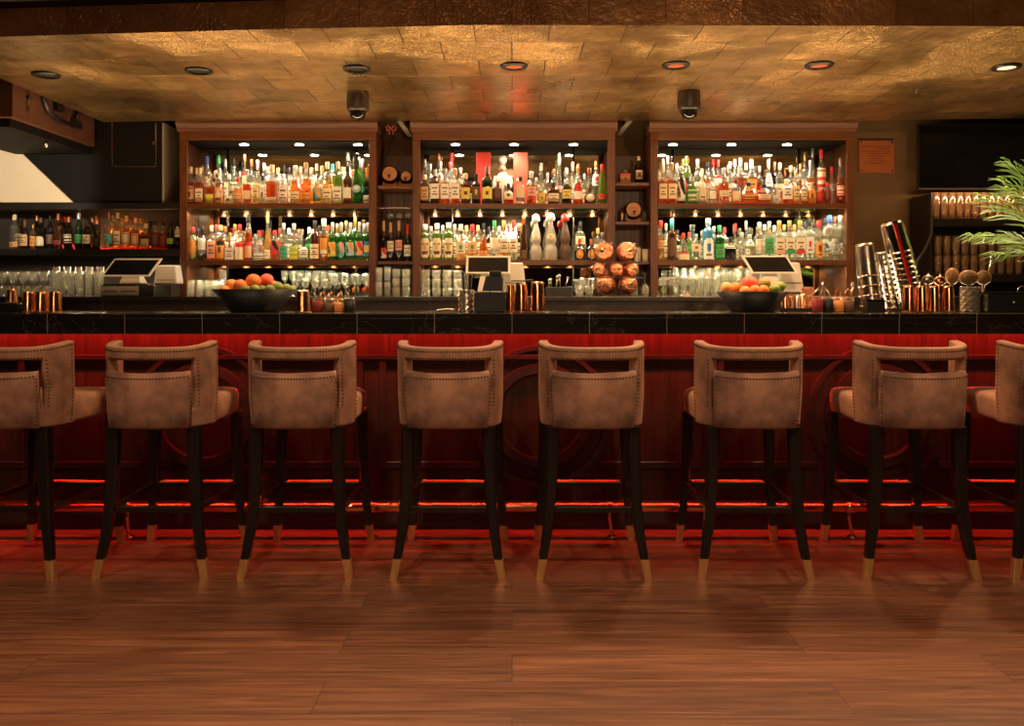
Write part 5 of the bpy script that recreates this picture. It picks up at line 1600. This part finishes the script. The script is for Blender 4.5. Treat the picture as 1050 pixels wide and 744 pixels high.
# palm in a planter at the end of the bar
yp = 4.40
t = thing('potted_palm', 'green potted palm reaching over the bar end below the television', 'plant', (PX(1100, yp), yp, zt))
part('planter', MB().lathe([(.085, 0), (.09, .005), (.115, .19), (.12, .20), (.108, .20), (.10, .17)], 24), M['potclay'], t)
part('soil', MB().lathe([(.099, .168), (.10, .172), (.02, .18)], 20), M['espresso'], t)
tips = [(1040, 172, -.02), (1019, 194, -.10), (1012, 202, .02), (1030, 205, -.16), (1036, 186, .05), (998, 246, -.14), (1004, 240, .06), (1012, 262, -.10), (1022, 258, -.2),
        (1046, 166, .1), (1034, 214, .12), (1060, 160, -.1), (1090, 150, 0), (1130, 150, .05), (1160, 180, -.1), (1180, 215, .05), (1170, 240, -.15), (1150, 200, .2), (1100, 165, -.25)]
for i, (px, py, dy) in enumerate(tips):
    tip = Vector((PX(px, yp) - PX(1100, yp), dy, PZ(py, yp) - zt)); base = Vector((rnd.uniform(-.02, .02), rnd.uniform(-.02, .02), .175))
    mid = (base + tip) / 2 + Vector((tip.x * -.16, 0, .10 + .06 * rnd.random()))
    def bez(u): return base * (1 - u) ** 2 + mid * 2 * u * (1 - u) + tip * u * u
    pts = [bez(k / 14) for k in range(15)]
    mb = MB().tube(pts, [.004 * (1 - .7 * k / 14) for k in range(15)], 5)
    fr = part('frond_stem', mb, M['leafgreen'], t)
    lf = MB()
    for k in range(4, 15, 1):
        p = pts[k]; d = (pts[min(k + 1, 14)] - pts[k - 1]).normalized()
        side = d.cross(Vector((0, 0, 1))).normalized()
        for s in (-1, 1):
            ln = .17 * math.sin(PI * min((k - 2) / 13, .93)) + .045
            q = p + (d * .78 + side * s * .55 * rnd.uniform(.7, 1.2) + Vector((0, 0, rnd.uniform(-.38, .06)))).normalized() * ln
            m_ = (p + q) / 2 + Vector((0, 0, .016)); wv = d.cross((q - p).normalized()).normalized() * .007; wv2 = (q - p).normalized().cross(wv).normalized() * .007
            lf.add([p - wv2 * .4, m_ - wv2 + wv * .3, q, m_ + wv2 + wv * .3, m_ - wv * .45], [(0, 1, 4), (1, 2, 4), (2, 3, 4), (3, 0, 4)], 0, True)
    part('leaflets', lf, M['leafgreen'], fr)

# ------------------------------------------------------------------ television, plaque, glass rack, cable on the brown wall
yv = 5.86
x0, x1 = PX(941, yv), PX(941, yv) + 1.16
z0, z1 = PZ(194.5, yv), PZ(127, yv)
t = thing('television', 'large black switched-off wall television beside the copper plaque', 'television', ((x0 + x1) / 2, yv, z0))
w = (x1 - x0) / 2; h = z1 - z0
part('screen', MB().box(-w + .012, w - .012, -.002, .004, .014, h - .012), M['blackgloss'], t)
part('bezel', MB().box(-w, w, -.006, .02, 0, .0138).box(-w, w, -.006, .02, h - .0118, h).box(-w, -w + .0118, -.006, .02, .0138, h - .0118).box(w - .0118, w, -.006, .02, .0138, h - .0118), M['blackplastic'], t, bevel=.002)
part('housing', MB().box(-w + .02, w - .02, .0202, .06, .02, h - .02), M['blackplastic'], t)
part('wall_mount', MB().box(-.15, .15, .0605, .238, h * .3, h * .7), M['blackplastic'], t)
part('status_light', MB().box(-w + .11, -w + .118, -.008, -.0061, .004, .008), M['redtin'], t)
yq = 6.085
x0, x1, z0, z1 = PX(880.5, yq), PX(916.5, yq), PZ(177, yq), PZ(144, yq)
t = thing('wall_plaque', 'square copper-coloured engraved plaque screwed to the brown wall', 'plaque', ((x0 + x1) / 2, yq, (z0 + z1) / 2))
w, h = (x1 - x0) / 2, (z1 - z0) / 2
part('plate', MB().box(-w, w, -.006, .012, -h, h), M['plaque'], t, bevel=.002)
mb = MB()
for i, (a, b) in enumerate(((-.85, .85), (-.1, .80), (-.85, .85), (-.45, .85), (-.5, .5), (-.5, .3), (-.45, .45), (-.4, .35))):
    zz = h * (.62 - i * .15); mb.box(a * w, b * w, -.0066, -.0059, zz - .003, zz + .003)
part('engraved_lines', mb, M['plaqueink'], t)
for sx in (-1, 1):
    for sz in (-1, 1):
        part('screw', MB().lathe([(.007, 0), (.006, .003)], 10).xform(Matrix.Translation((sx * w * .88, -.006, sz * h * .88)) @ Matrix.Rotation(R(90), 4, 'X')), M['chrome'], t)
# rack of glasses under the television
ys = 5.78
xa, xb = PX(954, ys), 3.86
zs1, zs2 = PZ(224, ys), PZ(281, ys)
t = thing('glass_rack', 'dark wooden two-shelf rack of glasses under the television', 'shelves', ((xa + xb) / 2, ys, ZC))
w = (xb - xa) / 2
part('rack_back', MB().box(-w, w, .24, .26, .001, PZ(197, ys) - ZC), M['darkmould'], t)
for zz, nm in ((zs1, 'shelf'), (zs2, 'shelf')):
    part(nm, MB().box(-w, w, -.03, .239, zz - .055 - ZC, zz - ZC), M['darkmould'], t, bevel=.003)
part('rack_side', MB().box(-w - .02, -w - .0005, -.03, .26, .001, PZ(199, ys) - ZC), M['darkmould'], t)
for k, (yy_, tag_) in enumerate(((5.80, 'front'), (5.90, 'back'))):
    glass_row('tall', 960, 1064, 14 if k == 0 else 12, yy_, 197.5, 3.5, f'{tag_} row, upper rack shelf under the television', 'glasses on the upper rack shelf', z=zs1 + .0008, mat='rackglass')
for k in range(2):
    y_ = 5.80; h = 19.6 * y_ / F; n = 12
    for i in range(n):
        px = 961.5 + i * 9.2
        glass('tall', PX(px, y_), y_, zs2 + .0008 + k * (h + .0008), h, 4.1 * y_ / F, f"stacked tumbler glass, {ORD[i]} from left, {['bottom', 'top'][k]} tier, lower rack shelf under the television", 'stacked glasses on the lower rack shelf', 'rackglass')
t = part('television_cable', MB().tube([(PX(954, 5.70), 5.70, PZ(197, 5.70)), (PX(955, 5.70), 5.70, PZ(225, 5.70)), (PX(955, 5.69), 5.69, PZ(240, 5.69)), (PX(948, 5.66), 5.66, PZ(256, 5.66)), (PX(940, 5.64), 5.64, PZ(268, 5.64)), (PX(934, 5.6), 5.6, ZC + .008)], .010, 8), M['plinth'], None)
tag(t, 'dark cable dropping from the television past the glass rack', 'cable')

# tiny exit-like lamps and ribbons in the dark voids above the bays
for px, lb in ((401, 'red ribbon bow hanging in the dark gap above the barrel bay'),):
    y = 5.62; t = thing('ribbon_bow', lb, 'bow', (PX(px, y), y, PZ(132, y)))
    for s in (-1, 1):
        part('loop', MB().tube([(0, 0, 0), (s * .018, -.006, .022), (s * .034, 0, .012), (s * .026, .004, -.012), (0, 0, 0)], .006, 6), PM['maroon'], t)
        part('tail', MB().tube([(0, 0, 0), (s * .012, 0, -.02), (s * .014, 0, -.036)], .005, 6), PM['maroon'], t)
    part('hanger', MB().tube([(0, 0, 0), (0, .004, PZ(124, y) - PZ(132, y))], .002, 5), M['blackplastic'], t)

for px, py, sl, lb in ((411.5, 127, .05, 'pale metal bracket in the dark gap above the barrel bay'), (645, 125, -.06, 'pale metal bracket in the dark gap above the mug rack bay')):
    y = 5.72; t = thing('hanging_bracket', lb, 'bracket', (PX(px, y), y, PZ(py, y)))
    part('bracket_arm', MB().hexa([(-.016 + sl * .5, -.008, -.034), (.016 + sl * .5, -.008, -.034), (.016 + sl * .5, .30, -.034), (-.016 + sl * .5, .30, -.034),
                                   (-.016 - sl * .5, -.008, .034), (.016 - sl * .5, -.008, .034), (.016 - sl * .5, .30, .034), (-.016 - sl * .5, .30, .034)]), M['greywall'], t)
    part('bracket_rod', MB().tube([(0, .28, .03), (0, .30, 2.46 - PZ(py, y))], .006, 6), M['blackplastic'], t)

# ------------------------------------------------------------------ light
def spot(name, loc, target, power, colr, size, blend=.6, radius=.05):
    l = bpy.data.lights.new(name, 'SPOT'); l.energy = power; l.color = colr; l.spot_size = R(size); l.spot_blend = blend; l.shadow_soft_size = radius
    o = bpy.data.objects.new(name, l); C.objects.link(o); o.location = loc
    o.rotation_euler = (Vector(target) - Vector(loc)).to_track_quat('-Z', 'Y').to_euler()
    return o
WARM = (1.0, .70, .42); WARM2 = (1.0, .60, .30); PUCKC = (1.0, .84, .60)
for i, (x, y, z) in enumerate(PUCKS):
    spot('puck_beam', (x, y, z - .004), (x, y, z - 1), P_PUCK, PUCKC, 150, .7, .025)
for i, (x, y) in enumerate(LAMPS):
    p = [.08, .3, .6, 1, 1, 1, 1.3][i] * P_SOFFIT
    spot('soffit_beam', (x, y, ZS - .02), (x, y - .15, 0), p, WARM2, 150, .7, .04)
# fill spots added behind each shelf lip to brighten the bottles, no fixtures
for xa_, xb_ in SHELVES:
    for zz in (ZU, ZL):
        for k in range(8):
            x = xa_ + (xb_ - xa_) * (k + .5) / 8
            spot('shelf_fill', (x, YK + .036, zz - .017), (x, YK + .075, zz - .2), P_SHELF_FILL * (.55 if zz == ZU else .45), (1.0, .82, .55), 148, .5, .012)
# room downlights over the floor in front of the bar
for x, y, p, s in ROOM:
    spot('room_beam', (x, y, 2.46), (x * .96, y + .55, 0), p * P_ROOM, WARM, s, .9, .06)
# unseen fill lights added in the aisle, aimed up to brighten the gold soffit
for x in (-2.4, -.8, .8, 2.4):
    l = bpy.data.lights.new('soffit_fill', 'AREA'); l.energy = P_SOFFIT_FILL; l.color = (1.0, .68, .36); l.shape = 'RECTANGLE'; l.size = 1.5; l.size_y = .25
    o = bpy.data.objects.new('soffit_fill', l); C.objects.link(o); o.location = (x, 4.72, .92); o.rotation_euler = (R(202), 0, 0)
for x in (-1.8, 0, 1.8):  # fill spots added behind the camera, standing in for bounce on the fascia
    spot('fascia_fill', (x, -1.9, 2.2), (x * 1.1, 3.66, 2.42), P_FASC * (1 + x * .28), WARM2, 40, .8, .1)
l = bpy.data.lights.new('rack_fill', 'AREA'); l.energy = 1.1; l.color = (1.0, .55, .25); l.shape = 'RECTANGLE'; l.size = .9; l.size_y = .02  # added fill under the television for the rack glasses, no fixture
o = bpy.data.objects.new('rack_fill', l); C.objects.link(o); o.location = (3.35, 5.735, PZ(192, 5.735)); o.rotation_euler = (R(12), 0, 0)
spot('patch_fill', (-3.0, 4.1, 1.98), (-3.45, 5.72, 1.98), P_PATCH_FILL, (1.0, .84, .62), 46, .5, .05)  # spot added to brighten the cream patch evenly
l = bpy.data.lights.new('ledge_fill', 'AREA'); l.energy = 1.6; l.color = (1.0, .78, .5); l.shape = 'RECTANGLE'; l.size = 1.25; l.size_y = .012  # added fill below the lower ledge, brightens the glasses on the counter
o = bpy.data.objects.new('ledge_fill', l); C.objects.link(o); o.location = (-2.96, 5.715, ZN - .048); o.rotation_euler = (R(-10), 0, 0)
l = bpy.data.lights.new('ledge_glow', 'AREA'); l.energy = 1.1; l.color = (1.0, .5, .18); l.shape = 'RECTANGLE'; l.size = .30; l.size_y = .04
o = bpy.data.objects.new('ledge_glow', l); C.objects.link(o); o.location = (PX(129, 5.89), 5.90, ZN + .02); o.rotation_euler = (R(125), 0, 0)

w = bpy.data.worlds.new('room_ambient'); bpy.context.scene.world = w; w.use_nodes = True
bg = w.node_tree.nodes['Background']; bg.inputs[0].default_value = (1.0, .62, .36, 1); bg.inputs[1].default_value = P_AMB

# ------------------------------------------------------------------ camera and view
cam = bpy.data.cameras.new('camera'); co = bpy.data.objects.new('camera', cam); C.objects.link(co)
cam.sensor_width = 36; cam.sensor_fit = 'HORIZONTAL'; cam.lens = 36 * F / 1050
cam.shift_y = -(372 - HY) / 1050; cam.clip_start = .05
co.location = (0, 0, HC); co.rotation_euler = (R(90), 0, 0)
sc = bpy.context.scene; sc.camera = co
sc.view_settings.view_transform = 'Standard'; sc.view_settings.look = 'None'; sc.view_settings.gamma = 1; sc.view_settings.use_curve_mapping = False
sc.view_settings.exposure = EXPOSURE
sc.cycles.transparent_max_bounces = 20; sc.cycles.max_bounces = 8
